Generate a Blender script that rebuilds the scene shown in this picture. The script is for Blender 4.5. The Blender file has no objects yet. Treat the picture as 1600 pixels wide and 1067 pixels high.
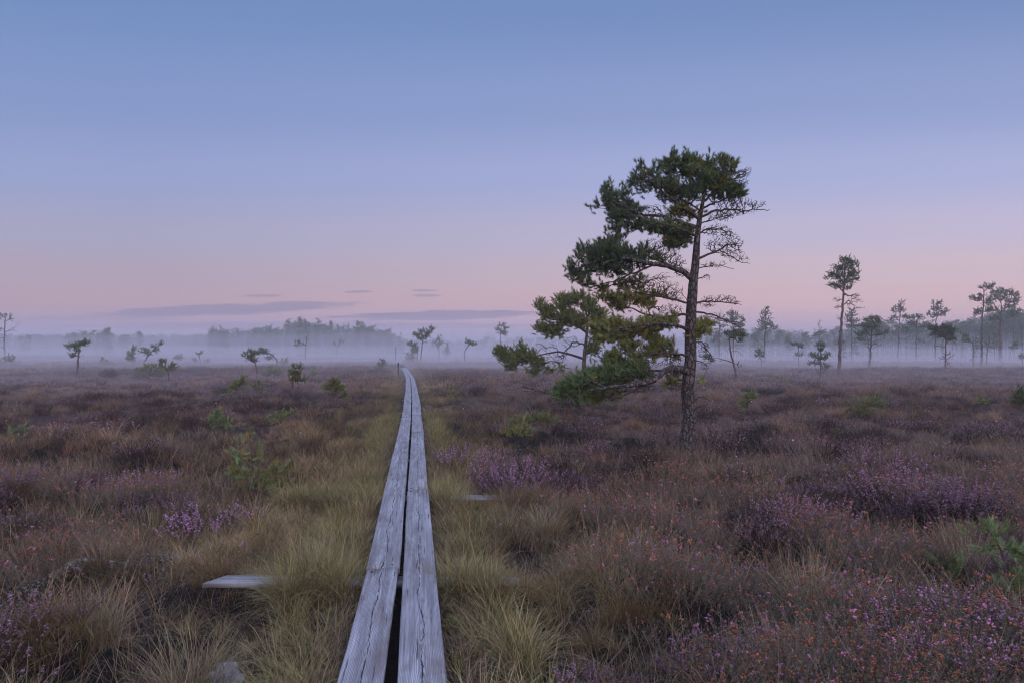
import bpy, math, random
import numpy as np
from mathutils import Vector

# ------------------------------------------------------------------ camera, sky, sun, exposure
S = bpy.context.scene
COL = S.collection
F = 1067.0; EYE = 1.5; HOR = 550.0
PITCH = math.atan((HOR - 533.5) / F)
cd = bpy.data.cameras.new('camera'); cam = bpy.data.objects.new('camera', cd); COL.objects.link(cam)
cd.lens = 24.0; cd.sensor_width = 36.0; cd.clip_end = 6000; cd.clip_start = 0.05
cam.location = (0, 0, EYE); cam.rotation_euler = (math.pi / 2 + PITCH, 0, 0)
S.camera = cam
S.view_settings.view_transform = 'Standard'; S.view_settings.look = 'None'
S.view_settings.exposure = 0.0; S.view_settings.gamma = 1.0
S.cycles.volume_bounces = 3; S.cycles.max_bounces = 6; S.cycles.diffuse_bounces = 3
S.cycles.use_denoising = True; S.cycles.use_adaptive_sampling = False
S.cycles.pixel_filter_type = 'BLACKMAN_HARRIS'; S.cycles.filter_width = 1.15

SUN_EL, SUN_AZ = math.radians(2.0), math.radians(150.0)      # low dawn light from behind the camera, right
W = bpy.data.worlds.new("World"); S.world = W; W.use_nodes = True


class NT:
    """tiny node-graph helper"""
    def __init__(s, tree): s.t = tree; tree.nodes.clear()
    def n(s, kind, **kw):
        nd = s.t.nodes.new(kind)
        for k, v in kw.items(): setattr(nd, k, v)
        return nd
    def l(s, a, b): s.t.links.new(a, b)
    def put(s, sock, v):
        if isinstance(v, (int, float)): sock.default_value = v
        elif isinstance(v, (tuple, list)): sock.default_value = v
        else: s.l(v, sock)
    def m(s, op, a, b=None, c=None, clamp=False):
        nd = s.n('ShaderNodeMath', operation=op); nd.use_clamp = clamp
        s.put(nd.inputs[0], a)
        if b is not None: s.put(nd.inputs[1], b)
        if c is not None: s.put(nd.inputs[2], c)
        return nd.outputs[0]
    def mix(s, f, a, b, mode='MIX'):
        nd = s.n('ShaderNodeMix', data_type='RGBA', blend_type=mode)
        s.put(nd.inputs[0], f); s.put(nd.inputs[6], a); s.put(nd.inputs[7], b)
        return nd.outputs[2]
    def ramp(s, f, stops, interp='LINEAR'):
        nd = s.n('ShaderNodeValToRGB'); cr = nd.color_ramp; cr.interpolation = interp
        while len(cr.elements) < len(stops): cr.elements.new(0.5)
        for e, (p, c) in zip(cr.elements, stops):
            e.position = p; e.color = c if len(c) == 4 else (*c, 1)
        s.put(nd.inputs[0], f); return nd.outputs[0]
    def noise(s, vec, scale, detail=4, rough=0.55, dist=0.0):
        nd = s.n('ShaderNodeTexNoise'); s.put(nd.inputs['Vector'], vec)
        nd.inputs['Scale'].default_value = scale; nd.inputs['Detail'].default_value = detail
        nd.inputs['Roughness'].default_value = rough; nd.inputs['Distortion'].default_value = dist
        return nd.outputs['Fac']
    def mapped(s, vec, sc=(1, 1, 1), loc=(0, 0, 0)):
        nd = s.n('ShaderNodeMapping'); s.put(nd.inputs['Vector'], vec)
        nd.inputs['Scale'].default_value = sc; nd.inputs['Location'].default_value = loc
        return nd.outputs[0]


def srgb(r, g, b):
    f = lambda c: (c / 255 / 12.92) if c / 255 <= 0.04045 else ((c / 255 + 0.055) / 1.055) ** 2.4
    return (f(r), f(g), f(b))


def build_world():
    g = NT(W.node_tree)
    out = g.n('ShaderNodeOutputWorld')
    tc = g.n('ShaderNodeTexCoord').outputs['Generated']
    sep = g.n('ShaderNodeSeparateXYZ'); g.l(tc, sep.inputs[0])
    x, y, z = sep.outputs
    # height above the horizon, twilight bands: mauve, rose, lavender, blue; unseen zenith brightened beyond twilight to light the ground
    L = [(0.0, srgb(128, 118, 166)), (0.03, srgb(166, 138, 170)), (0.075, srgb(166, 137, 164)), (0.115, srgb(158, 139, 170)),
         (0.16, srgb(149, 144, 182)), (0.25, srgb(133, 143, 195)), (0.34, srgb(115, 135, 190)), (0.46, srgb(97, 127, 182)),
         (0.66, (.56, .66, 1.02)), (1.0, (.80, .90, 1.36))]
    R = [(0.0, srgb(146, 132, 170)), (0.03, srgb(216, 172, 184)), (0.075, srgb(218, 180, 188)), (0.12, srgb(208, 182, 196)),
         (0.17, srgb(192, 180, 210)), (0.25, srgb(166, 171, 214)), (0.34, srgb(138, 153, 202)), (0.46, srgb(109, 134, 186)),
         (0.66, (.56, .66, 1.02)), (1.0, (.80, .90, 1.36))]
    zz = g.m('DIVIDE', z, g.m('SQRT', g.m('SUBTRACT', 1.0, g.m('MULTIPLY', g.m('MULTIPLY', x, x), .8))))
    zz = g.m('MINIMUM', zz, 1.0)
    fl = g.ramp(zz, L, 'EASE'); fr = g.ramp(zz, R, 'EASE')
    side = g.m('MULTIPLY_ADD', x, 0.9, 0.42, clamp=True)
    col = g.mix(side, fl, fr)
    # thin mauve cloud streaks low over the bog, laid out by compass direction and height
    u = g.m('DIVIDE', x, g.m('MAXIMUM', y, 0.05)); v = g.m('DIVIDE', z, g.m('MAXIMUM', y, 0.05))
    cx = g.n('ShaderNodeCombineXYZ'); g.l(u, cx.inputs[0]); g.l(v, cx.inputs[1])
    nz = g.noise(g.mapped(cx.outputs[0], (14, 150, 1)), 1.0, 7, 0.66)
    nz2 = g.noise(g.mapped(cx.outputs[0], (2.2, 30, 1), (4, 3, 0)), 1.0, 3, 0.5)
    wob = g.m('MULTIPLY_ADD', nz, 2.6, -1.2)
    total = None
    for (px, py, rx, ry, sl, am) in [(345, 484, 240, 10, -0.045, .85), (690, 493, 190, 9, -0.02, .9), (408, 462, 34, 2.6, 0, .8),
                                     (558, 456, 28, 2.6, -.03, .7), (664, 454, 26, 2.2, 0, .6), (668, 462, 30, 2.6, 0, .6),
                                     (420, 509, 460, 8, 0, .6), (120, 498, 200, 6, 0, .35)]:
        cu, cv, ru, rv = (px - 800) / F, (HOR - py) / F, rx / F, ry / F
        du = g.m('SUBTRACT', u, cu); dv = g.m('SUBTRACT', v, cv)
        dv = g.m('MULTIPLY_ADD', du, sl, dv)
        e = g.m('ADD', g.m('POWER', g.m('ABSOLUTE', g.m('DIVIDE', du, ru)), 2.2),
                g.m('POWER', g.m('ABSOLUTE', g.m('DIVIDE', dv, rv)), 2.0))
        a = g.m('SUBTRACT', 1.0, g.m('ADD', e, wob))
        a = g.m('MULTIPLY', g.m('MULTIPLY', a, 2.2, clamp=True), am)
        total = a if total is None else g.m('MAXIMUM', total, a)
    front = g.m('GREATER_THAN', y, 0.06)
    total = g.m('MULTIPLY', total, front)
    total = g.m('MULTIPLY', total, g.m('MULTIPLY_ADD', nz2, 0.9, 0.45, clamp=True))
    cloud = g.mix(side, (*srgb(106, 104, 152), 1), (*srgb(114, 108, 156), 1))
    col = g.mix(g.m('MULTIPLY', total, 1.0), col, cloud)
    # the half of the sky behind the camera, where day is breaking, is brighter
    back = g.m('MULTIPLY_ADD', y, -1.1, 0.05, clamp=True)
    low = g.m('SUBTRACT', 1.0, g.m('MULTIPLY', z, 1.15), clamp=True)
    col = g.mix(g.m('MULTIPLY', back, low), col, (1.5, 1.1, 1.0, 1))
    bg = g.n('ShaderNodeBackground'); g.l(col, bg.inputs[0]); bg.inputs[1].default_value = 1.0
    sky = g.n('ShaderNodeTexSky', sky_type='NISHITA'); sky.sun_disc = False
    sky.sun_elevation = SUN_EL; sky.sun_rotation = SUN_AZ
    b2 = g.n('ShaderNodeBackground'); g.l(sky.outputs[0], b2.inputs[0]); b2.inputs[1].default_value = 0.05
    ad = g.n('ShaderNodeAddShader'); g.l(bg.outputs[0], ad.inputs[0]); g.l(b2.outputs[0], ad.inputs[1])
    g.l(ad.outputs[0], out.inputs[0])


build_world()
sl = bpy.data.lights.new('sun', 'SUN'); sun = bpy.data.objects.new('sun', sl); COL.objects.link(sun)
sl.energy = 0.4; sl.angle = math.radians(22); sl.color = (1.0, 0.80, 0.66)
d = Vector((math.sin(SUN_AZ) * math.cos(SUN_EL + .25), math.cos(SUN_AZ) * math.cos(SUN_EL + .25), math.sin(SUN_EL + .25)))
sun.rotation_euler = d.to_track_quat('Z', 'Y').to_euler(); sun.location = (0, 0, 30)

# ------------------------------------------------------------------ helpers
rng = np.random.default_rng(7)


def ray(px, py):
    cx, cy = (px - 800) / F, (533.5 - py) / F
    return cx, math.cos(PITCH) - cy * math.sin(PITCH), math.sin(PITCH) + cy * math.cos(PITCH)


def P(px, py, Y):
    a, b, c = ray(px, py); t = Y / b
    return np.array([a * t, Y, EYE + c * t])


def depth(py): return EYE * F / max(py - HOR, 5.0)


def hash2(ix, iy, seed):
    h = (ix.astype(np.int64) * 374761393 + iy.astype(np.int64) * 668265263 + seed * 974634777) & 0xffffffff
    h = ((h ^ (h >> 13)) * 1274126177) & 0xffffffff
    return ((h ^ (h >> 16)) & 0xffff) / 65535.0


def vnoise(x, y, seed=0):
    x = np.asarray(x, float); y = np.asarray(y, float)
    ix, iy = np.floor(x), np.floor(y); fx, fy = x - ix, y - iy
    fx = fx * fx * (3 - 2 * fx); fy = fy * fy * (3 - 2 * fy)
    a, b = hash2(ix, iy, seed), hash2(ix + 1, iy, seed)
    c, e = hash2(ix, iy + 1, seed), hash2(ix + 1, iy + 1, seed)
    return (a * (1 - fx) + b * fx) * (1 - fy) + (c * (1 - fx) + e * fx) * fy


def walk_x(y):
    """centre line of the boardwalk"""
    return np.interp(y, [0, 2.8, 4.3, 6.7, 13.4, 22, 35, 50, 75, 100, 140],
                     [-.075, -.475, -.69, -1.03, -1.96, -3.22, -5.2, -7.75, -12.3, -16.8, -22])


def ground_z(x, y):
    x = np.asarray(x, float); y = np.asarray(y, float)
    r = np.hypot(x, y)
    z = 0.24 * (vnoise(x * 1.7 + 9, y * 1.7, 1) - .5) + 0.17 * (vnoise(x * 4.1, y * 4.1, 2) - .5)
    z += 0.22 * (vnoise(x * .33, y * .33, 3) - .5) + 0.4 * (vnoise(x * .06, y * .06, 4) - .5) * np.clip((r - 15) / 30, 0, 1)
    u = np.abs(x - walk_x(y))
    k = np.clip((u - .35) / 1.1, 0, 1) * 0.95 + .05
    z = z * np.where(y < 130, k, 1) - 0.03
    # dark hollows beside the walk
    for (hx, hy, rr, dp) in [(-1.75, 3.75, .55, .16), (-1.2, 3.2, .4, .1), (0.55, 5.2, .4, .08), (3.1, 5.6, .4, .08)]:
        z = z - dp * np.exp(-((x - hx) ** 2 + (y - hy) ** 2) / rr ** 2)
    return z


def mk_mesh(name, v, tris, mat, parent=None, tint=None, smooth=False, quads=None, extra=None):
    me = bpy.data.meshes.new(name)
    v = np.asarray(v, np.float32); me.vertices.add(len(v)); me.vertices.foreach_set('co', v.ravel())
    tris = np.zeros((0, 3), np.int32) if tris is None else np.asarray(tris, np.int32).reshape(-1, 3)
    quads = np.zeros((0, 4), np.int32) if quads is None else np.asarray(quads, np.int32).reshape(-1, 4)
    lv = np.concatenate([tris.ravel(), quads.ravel()])
    me.loops.add(len(lv)); me.loops.foreach_set('vertex_index', lv)
    st = np.concatenate([np.arange(len(tris)) * 3, len(tris) * 3 + np.arange(len(quads)) * 4]).astype(np.int32)
    me.polygons.add(len(st)); me.polygons.foreach_set('loop_start', st)
    if smooth: me.polygons.foreach_set('use_smooth', np.ones(len(st), bool))
    if tint is not None:
        a = me.color_attributes.new('tint', 'BYTE_COLOR', 'POINT')
        c = np.ones((len(v), 4), np.float32); c[:, :3] = tint; a.data.foreach_set('color', c.ravel())
    me.update(calc_edges=len(v) < 300000)
    if mat: me.materials.append(mat)
    o = bpy.data.objects.new(name, me); COL.objects.link(o)
    if parent: o.parent = parent
    return o


class MB:
    """collects triangles with a tissue colour"""
    def __init__(s): s.v, s.t, s.c, s.n = [], [], [], 0
    def add(s, v, t, c):
        v = np.asarray(v, np.float32).reshape(-1, 3)
        c = np.broadcast_to(np.asarray(c, np.float32), (len(v), 3))
        s.v.append(v); s.t.append((np.asarray(t).reshape(-1, 3) + s.n).astype(np.int32)); s.c.append(c); s.n += len(v)
    def arrays(s): return np.concatenate(s.v), np.concatenate(s.t), np.concatenate(s.c)
    def build(s, name, mat, parent=None, smooth=False, origin=None):
        v, t, c = s.arrays()
        if origin is not None: v = v - np.asarray(origin)
        return mk_mesh(name, v, t, mat, parent, tint=c, smooth=smooth)


def tag(o, label=None, cat=None, group=None, kind=None):
    if label: o['label'] = label
    if cat: o['category'] = cat
    if group: o['group'] = group
    if kind: o['kind'] = kind
    return o


def empty(name, loc):
    o = bpy.data.objects.new(name, None); COL.objects.link(o); o.location = [float(a) for a in loc]
    o.empty_display_size = .2
    return o


def norm(a): return a / np.maximum(np.linalg.norm(a, axis=-1, keepdims=True), 1e-9)


# ------------------------------------------------------------------ materials
def material(name):
    m = bpy.data.materials.new(name); m.use_nodes = True
    g = NT(m.node_tree); out = g.n('ShaderNodeOutputMaterial'); b = g.n('ShaderNodeBsdfPrincipled')
    g.l(b.outputs[0], out.inputs[0]); b.inputs['Specular IOR Level'].default_value = 0.25
    return m, g, b, out


def mat_tissue(name, rough=0.75, spec=.2):
    m, g, b, out = material(name)
    a = g.n('ShaderNodeAttribute', attribute_name='tint')
    g.l(a.outputs['Color'], b.inputs['Base Color'])
    b.inputs['Roughness'].default_value = rough; b.inputs['Specular IOR Level'].default_value = spec
    return m


M_PLANT = mat_tissue('plant_tissue')
M_NEEDLE = mat_tissue('pine_needles', .6, .3)
M_TWIG = mat_tissue('twig_bark', .9, .1)


def mat_bark():
    m, g, b, out = material('pine_bark')
    co = g.n('ShaderNodeTexCoord').outputs['Object']
    vor = g.n('ShaderNodeTexVoronoi', feature='DISTANCE_TO_EDGE'); vor.inputs['Scale'].default_value = 22
    nz = g.noise(co, 9, 5, .6)
    dv = g.n('ShaderNodeVectorMath', operation='ADD'); g.l(g.mapped(co, (1, 1, .42)), dv.inputs[0])
    cb = g.n('ShaderNodeCombineXYZ'); g.l(g.m('MULTIPLY', nz, .09), cb.inputs[0]); g.l(g.m('MULTIPLY', nz, .09), cb.inputs[1])
    g.l(cb.outputs[0], dv.inputs[1]); g.l(dv.outputs[0], vor.inputs['Vector'])
    plate = g.m('MULTIPLY', vor.outputs['Distance'], 5.5, clamp=True)
    n2 = g.noise(co, 60, 4, .7); n3 = g.noise(co, 5, 3, .5)
    col = g.ramp(n2, [(.3, (.07, .065, .07)), (.55, (.135, .127, .137)), (.7, (.25, .24, .255))])
    col = g.mix(g.m('MULTIPLY_ADD', n3, 1.6, -.5, clamp=True), col, (.145, .12, .118, 1))
    lich = g.m('GREATER_THAN', g.noise(co, 34, 3, .6), .63)
    col = g.mix(g.m('MULTIPLY', lich, .8), col, (.36, .37, .35, 1))
    col = g.mix(plate, (.045, .035, .035, 1), col)
    g.l(col, b.inputs['Base Color']); b.inputs['Roughness'].default_value = .92
    bump = g.n('ShaderNodeBump'); bump.inputs['Strength'].default_value = .9; bump.inputs['Distance'].default_value = .02
    g.l(g.m('ADD', plate, g.m('MULTIPLY', n2, .5)), bump.inputs['Height']); g.l(bump.outputs[0], b.inputs['Normal'])
    return m


def mat_wood():
    m, g, b, out = material('weathered_wood')
    co = g.n('ShaderNodeTexCoord').outputs['Object']
    rnd = g.n('ShaderNodeObjectInfo').outputs['Random']
    sep = g.n('ShaderNodeSeparateXYZ'); g.l(co, sep.inputs[0]); x, y, z = sep.outputs
    off = g.m('MULTIPLY', rnd, 37.0)
    cv = g.n('ShaderNodeCombineXYZ'); g.l(x, cv.inputs[0]); g.l(g.m('ADD', y, off), cv.inputs[1]); g.l(z, cv.inputs[2])
    c = cv.outputs[0]
    # annual rings of the sawn log: cathedral arches down the middle, straight grain towards the edges
    wob = g.noise(g.mapped(c, (1.5, 1.1, 1.5)), 1.0, 3, .5)
    depthz = g.m('MULTIPLY_ADD', g.m('SUBTRACT', wob, .5), .13, .012)
    xx = g.m('ADD', x, g.m('MULTIPLY', g.m('SUBTRACT', g.noise(g.mapped(c, (0, 1.3, 0)), 1.0, 2, .5), .5), .05))
    rr = g.m('SQRT', g.m('ADD', g.m('MULTIPLY', xx, xx), g.m('MULTIPLY', depthz, depthz)))
    fine = g.noise(g.mapped(c, (60, 2.5, 60)), 1.0, 4, .6)
    rings = g.m('SINE', g.m('ADD', g.m('MULTIPLY', rr, 1000.0), g.m('MULTIPLY', fine, 3.0)))
    rings = g.m('MULTIPLY_ADD', rings, .5, .5)
    streak = g.noise(g.mapped(c, (34, 1.2, 34)), 1.0, 5, .65)
    patch = g.noise(g.mapped(c, (5, 1.6, 5)), 1.0, 4, .6)
    base = g.ramp(streak, [(.30, (.17, .18, .21)), (.5, (.41, .435, .505)), (.68, (.66, .69, .78))])
    base = g.mix(g.m('MULTIPLY_ADD', patch, 2.2, -.85, clamp=True), base, (.30, .30, .33, 1))
    base = g.mix(g.m('MULTIPLY', g.m('SUBTRACT', 1.0, rings), .62), base, (.12, .115, .13, 1))
    gl = g.m('MULTIPLY_ADD', g.noise(g.mapped(c, (95, 1.6, 95), (3, 1, 4)), 1.0, 4, .6), 5.0, -2.2, clamp=True)
    base = g.mix(g.m('MULTIPLY', gl, .5), base, (.16, .155, .17, 1))
    # brown damp stains
    st = g.m('MULTIPLY_ADD', g.noise(g.mapped(c, (9, 2.2, 9), (5, 2, 1)), 1.0, 5, .65), 5.0, -2.55, clamp=True)
    base = g.mix(g.m('MULTIPLY', st, .75), base, (.15, .12, .12, 1))
    # saw marks and damp lines running across
    tr = g.m('MULTIPLY_ADD', g.noise(g.mapped(c, (4, 9, 4), (2, 8, 3)), 1.0, 5, .7), 9.0, -5.6, clamp=True)
    base = g.mix(g.m('MULTIPLY', tr, .45), base, (.14, .13, .14, 1))
    # one long wandering drying crack, broken into lengths
    wan = g.m('ADD', g.m('MULTIPLY', g.m('SUBTRACT', g.noise(g.mapped(c, (0, 1.6, 0), (0, 3, 0)), 1.0, 2, .5), .5), .085),
              g.m('MULTIPLY', g.m('SUBTRACT', g.noise(g.mapped(c, (0, 16, 0)), 1.0, 3, .7), .5), .022))
    dist = g.m('ABSOLUTE', g.m('SUBTRACT', x, wan))
    wid = g.m('MULTIPLY_ADD', g.noise(g.mapped(c, (0, 5, 0), (0, 9, 0)), 1.0, 3, .6), .016, -.0058)
    crack = g.m('MULTIPLY', g.m('SUBTRACT', wid, dist), 900.0, clamp=True)
    # finer checks
    chk = g.noise(g.mapped(c, (75, 3.2, 75), (7, 7, 7)), 1.0, 3, .55)
    chk = g.m('MULTIPLY_ADD', chk, 16.0, -10.2, clamp=True)
    crack2 = g.m('MAXIMUM', crack, g.m('MULTIPLY', chk, .75))
    # knots
    kn = g.n('ShaderNodeTexVoronoi', feature='F1'); g.l(g.mapped(c, (9, 2.4, 0)), kn.inputs['Vector']); kn.inputs['Scale'].default_value = 1.0
    kd = g.m('SUBTRACT', 1.0, g.m('MULTIPLY', kn.outputs['Distance'], 7.0), clamp=True)
    base = g.mix(g.m('MULTIPLY', kd, .8), base, (.14, .12, .12, 1))
    base = g.mix(g.m('MULTIPLY', crack2, .93), base, (.012, .011, .012, 1))
    g.l(base, b.inputs['Base Color']); b.inputs['Roughness'].default_value = .72
    hgt = g.m('ADD', g.m('MULTIPLY', rings, .25), g.m('MULTIPLY', g.m('SUBTRACT', 1.0, crack2), 1.2))
    hgt = g.m('ADD', hgt, g.m('MULTIPLY', streak, .4))
    bump = g.n('ShaderNodeBump'); bump.inputs['Strength'].default_value = .8; bump.inputs['Distance'].default_value = .006
    g.l(hgt, bump.inputs['Height']); g.l(bump.outputs[0], b.inputs['Normal'])
    return m


def mat_peat():
    m, g, b, out = material('bog_ground')
    co = g.n('ShaderNodeTexCoord').outputs['Object']
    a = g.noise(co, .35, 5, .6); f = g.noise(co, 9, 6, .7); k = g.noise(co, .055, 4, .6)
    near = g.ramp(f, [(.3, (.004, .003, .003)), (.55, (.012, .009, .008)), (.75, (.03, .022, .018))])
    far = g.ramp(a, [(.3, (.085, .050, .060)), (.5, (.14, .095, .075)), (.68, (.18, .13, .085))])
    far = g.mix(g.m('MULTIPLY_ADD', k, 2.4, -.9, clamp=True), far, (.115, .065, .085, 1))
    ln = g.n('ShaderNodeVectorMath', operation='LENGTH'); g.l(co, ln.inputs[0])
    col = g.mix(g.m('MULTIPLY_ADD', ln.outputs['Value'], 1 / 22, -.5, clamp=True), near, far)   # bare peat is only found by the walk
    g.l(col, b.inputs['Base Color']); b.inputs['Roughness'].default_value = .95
    bump = g.n('ShaderNodeBump'); bump.inputs['Strength'].default_value = .8; bump.inputs['Distance'].default_value = .05
    g.l(f, bump.inputs['Height']); g.l(bump.outputs[0], b.inputs['Normal'])
    return m


def mat_volume(name, color, dens, aniso=0.0):
    m = bpy.data.materials.new(name); m.use_nodes = True
    g = NT(m.node_tree); out = g.n('ShaderNodeOutputMaterial'); v = g.n('ShaderNodeVolumePrincipled')
    v.inputs['Color'].default_value = (*color, 1); v.inputs['Density'].default_value = dens
    v.inputs['Anisotropy'].default_value = aniso
    g.l(v.outputs[0], out.inputs['Volume'])
    return m


M_BARK, M_WOOD, M_PEAT = mat_bark(), mat_wood(), mat_peat()


# ------------------------------------------------------------------ ground
def build_ground():
    # one sheet: fine near the camera, coarse towards the horizon
    ys = np.concatenate([np.arange(-6, 1, .25), np.arange(1, 12, .07), np.arange(12, 30, .25), np.arange(30, 90, 1.0),
                         np.arange(90, 400, 8), np.arange(400, 1201, 80)])
    xs1 = np.concatenate([np.arange(0, 9, .08), np.arange(9, 24, .3), np.arange(24, 80, 1.5), np.arange(80, 300, 10), np.arange(300, 1201, 90)])
    xs = np.concatenate([-xs1[:0:-1], xs1]); ys = np.concatenate([[-1200, -600, -200, -60, -20], ys])
    X, Y = np.meshgrid(xs, ys); Z = ground_z(X, Y)
    v = np.stack([X, Y, Z], -1).reshape(-1, 3); nx = len(xs)
    i, j = np.meshgrid(np.arange(len(ys) - 1), np.arange(nx - 1), indexing='ij')
    a = i * nx + j
    q = np.stack([a, a + 1, a + nx + 1, a + nx], -1).reshape(-1, 4)
    o = mk_mesh('ground', v, None, M_PEAT, quads=q, smooth=True); tag(o, kind='structure')


build_ground()


# ------------------------------------------------------------------ haze and ground mist
def build_air():
    v = np.array([[x, y, z] for z in (-1.6, 19.5) for y in (-1210, 1210) for x in (-1210, 1210)], float)
    q = [[0, 2, 3, 1], [4, 5, 7, 6], [0, 1, 5, 4], [2, 6, 7, 3], [0, 4, 6, 2], [1, 3, 7, 5]]
    o = mk_mesh('haze', v, None, mat_volume('haze_air', (.80, .85, .96), HAZE), quads=q); tag(o, kind='stuff')
    for k, (y0, H, L, dens, seed) in enumerate(MIST):
        ys = np.concatenate([np.linspace(y0, y0 + L, 16), np.linspace(y0 + L + 12, 700, 26)])
        xs = np.linspace(-750, 750, 90)
        X, Y = np.meshgrid(xs, ys); t = np.clip((Y - y0) / L, 0, 1); t = t * t * (3 - 2 * t)
        n = vnoise(X * .022 + seed, Y * .018, seed) * .6 + vnoise(X * .06, Y * .05 + seed, seed + 5) * .4
        Z = -1.2 + (H + 1.2) * t * (.5 + 1.0 * n)
        Z = np.where(Y <= y0 + .01, -1.199, Z)
        nx, ny = len(xs), len(ys)
        top = np.stack([X, Y, Z], -1).reshape(-1, 3); bot = top.copy(); bot[:, 2] = -1.25
        i, j = np.meshgrid(np.arange(ny - 1), np.arange(nx - 1), indexing='ij'); a = (i * nx + j).ravel()
        qt = np.stack([a, a + 1, a + nx + 1, a + nx], -1); qb = qt[:, ::-1] + nx * ny
        ring = np.concatenate([np.arange(nx), np.arange(1, ny) * nx + nx - 1, (ny - 1) * nx + np.arange(nx - 2, -1, -1), np.arange(ny - 2, 0, -1) * nx])
        r2 = np.roll(ring, -1); qs = np.stack([ring, ring + nx * ny, r2 + nx * ny, r2], -1)
        o = mk_mesh('mist', np.concatenate([top, bot]), None, mat_volume('ground_mist', (.80, .80, .91), dens),
                    quads=np.concatenate([qt, qb, qs])); tag(o, kind='stuff')


HAZE = 0.0018
MIST = [(0, .7, 30, .0070, 3), (8, 1.2, 45, .0060, 7), (20, 2.2, 65, .0045, 17), (36, 3.6, 85, .0036, 19), (46, 5.2, 100, .0034, 23), (54, 7.4, 110, .0031, 29), (64, 10, 120, .0022, 31), (76, 14, 140, .0015, 37)]
build_air()


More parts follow.
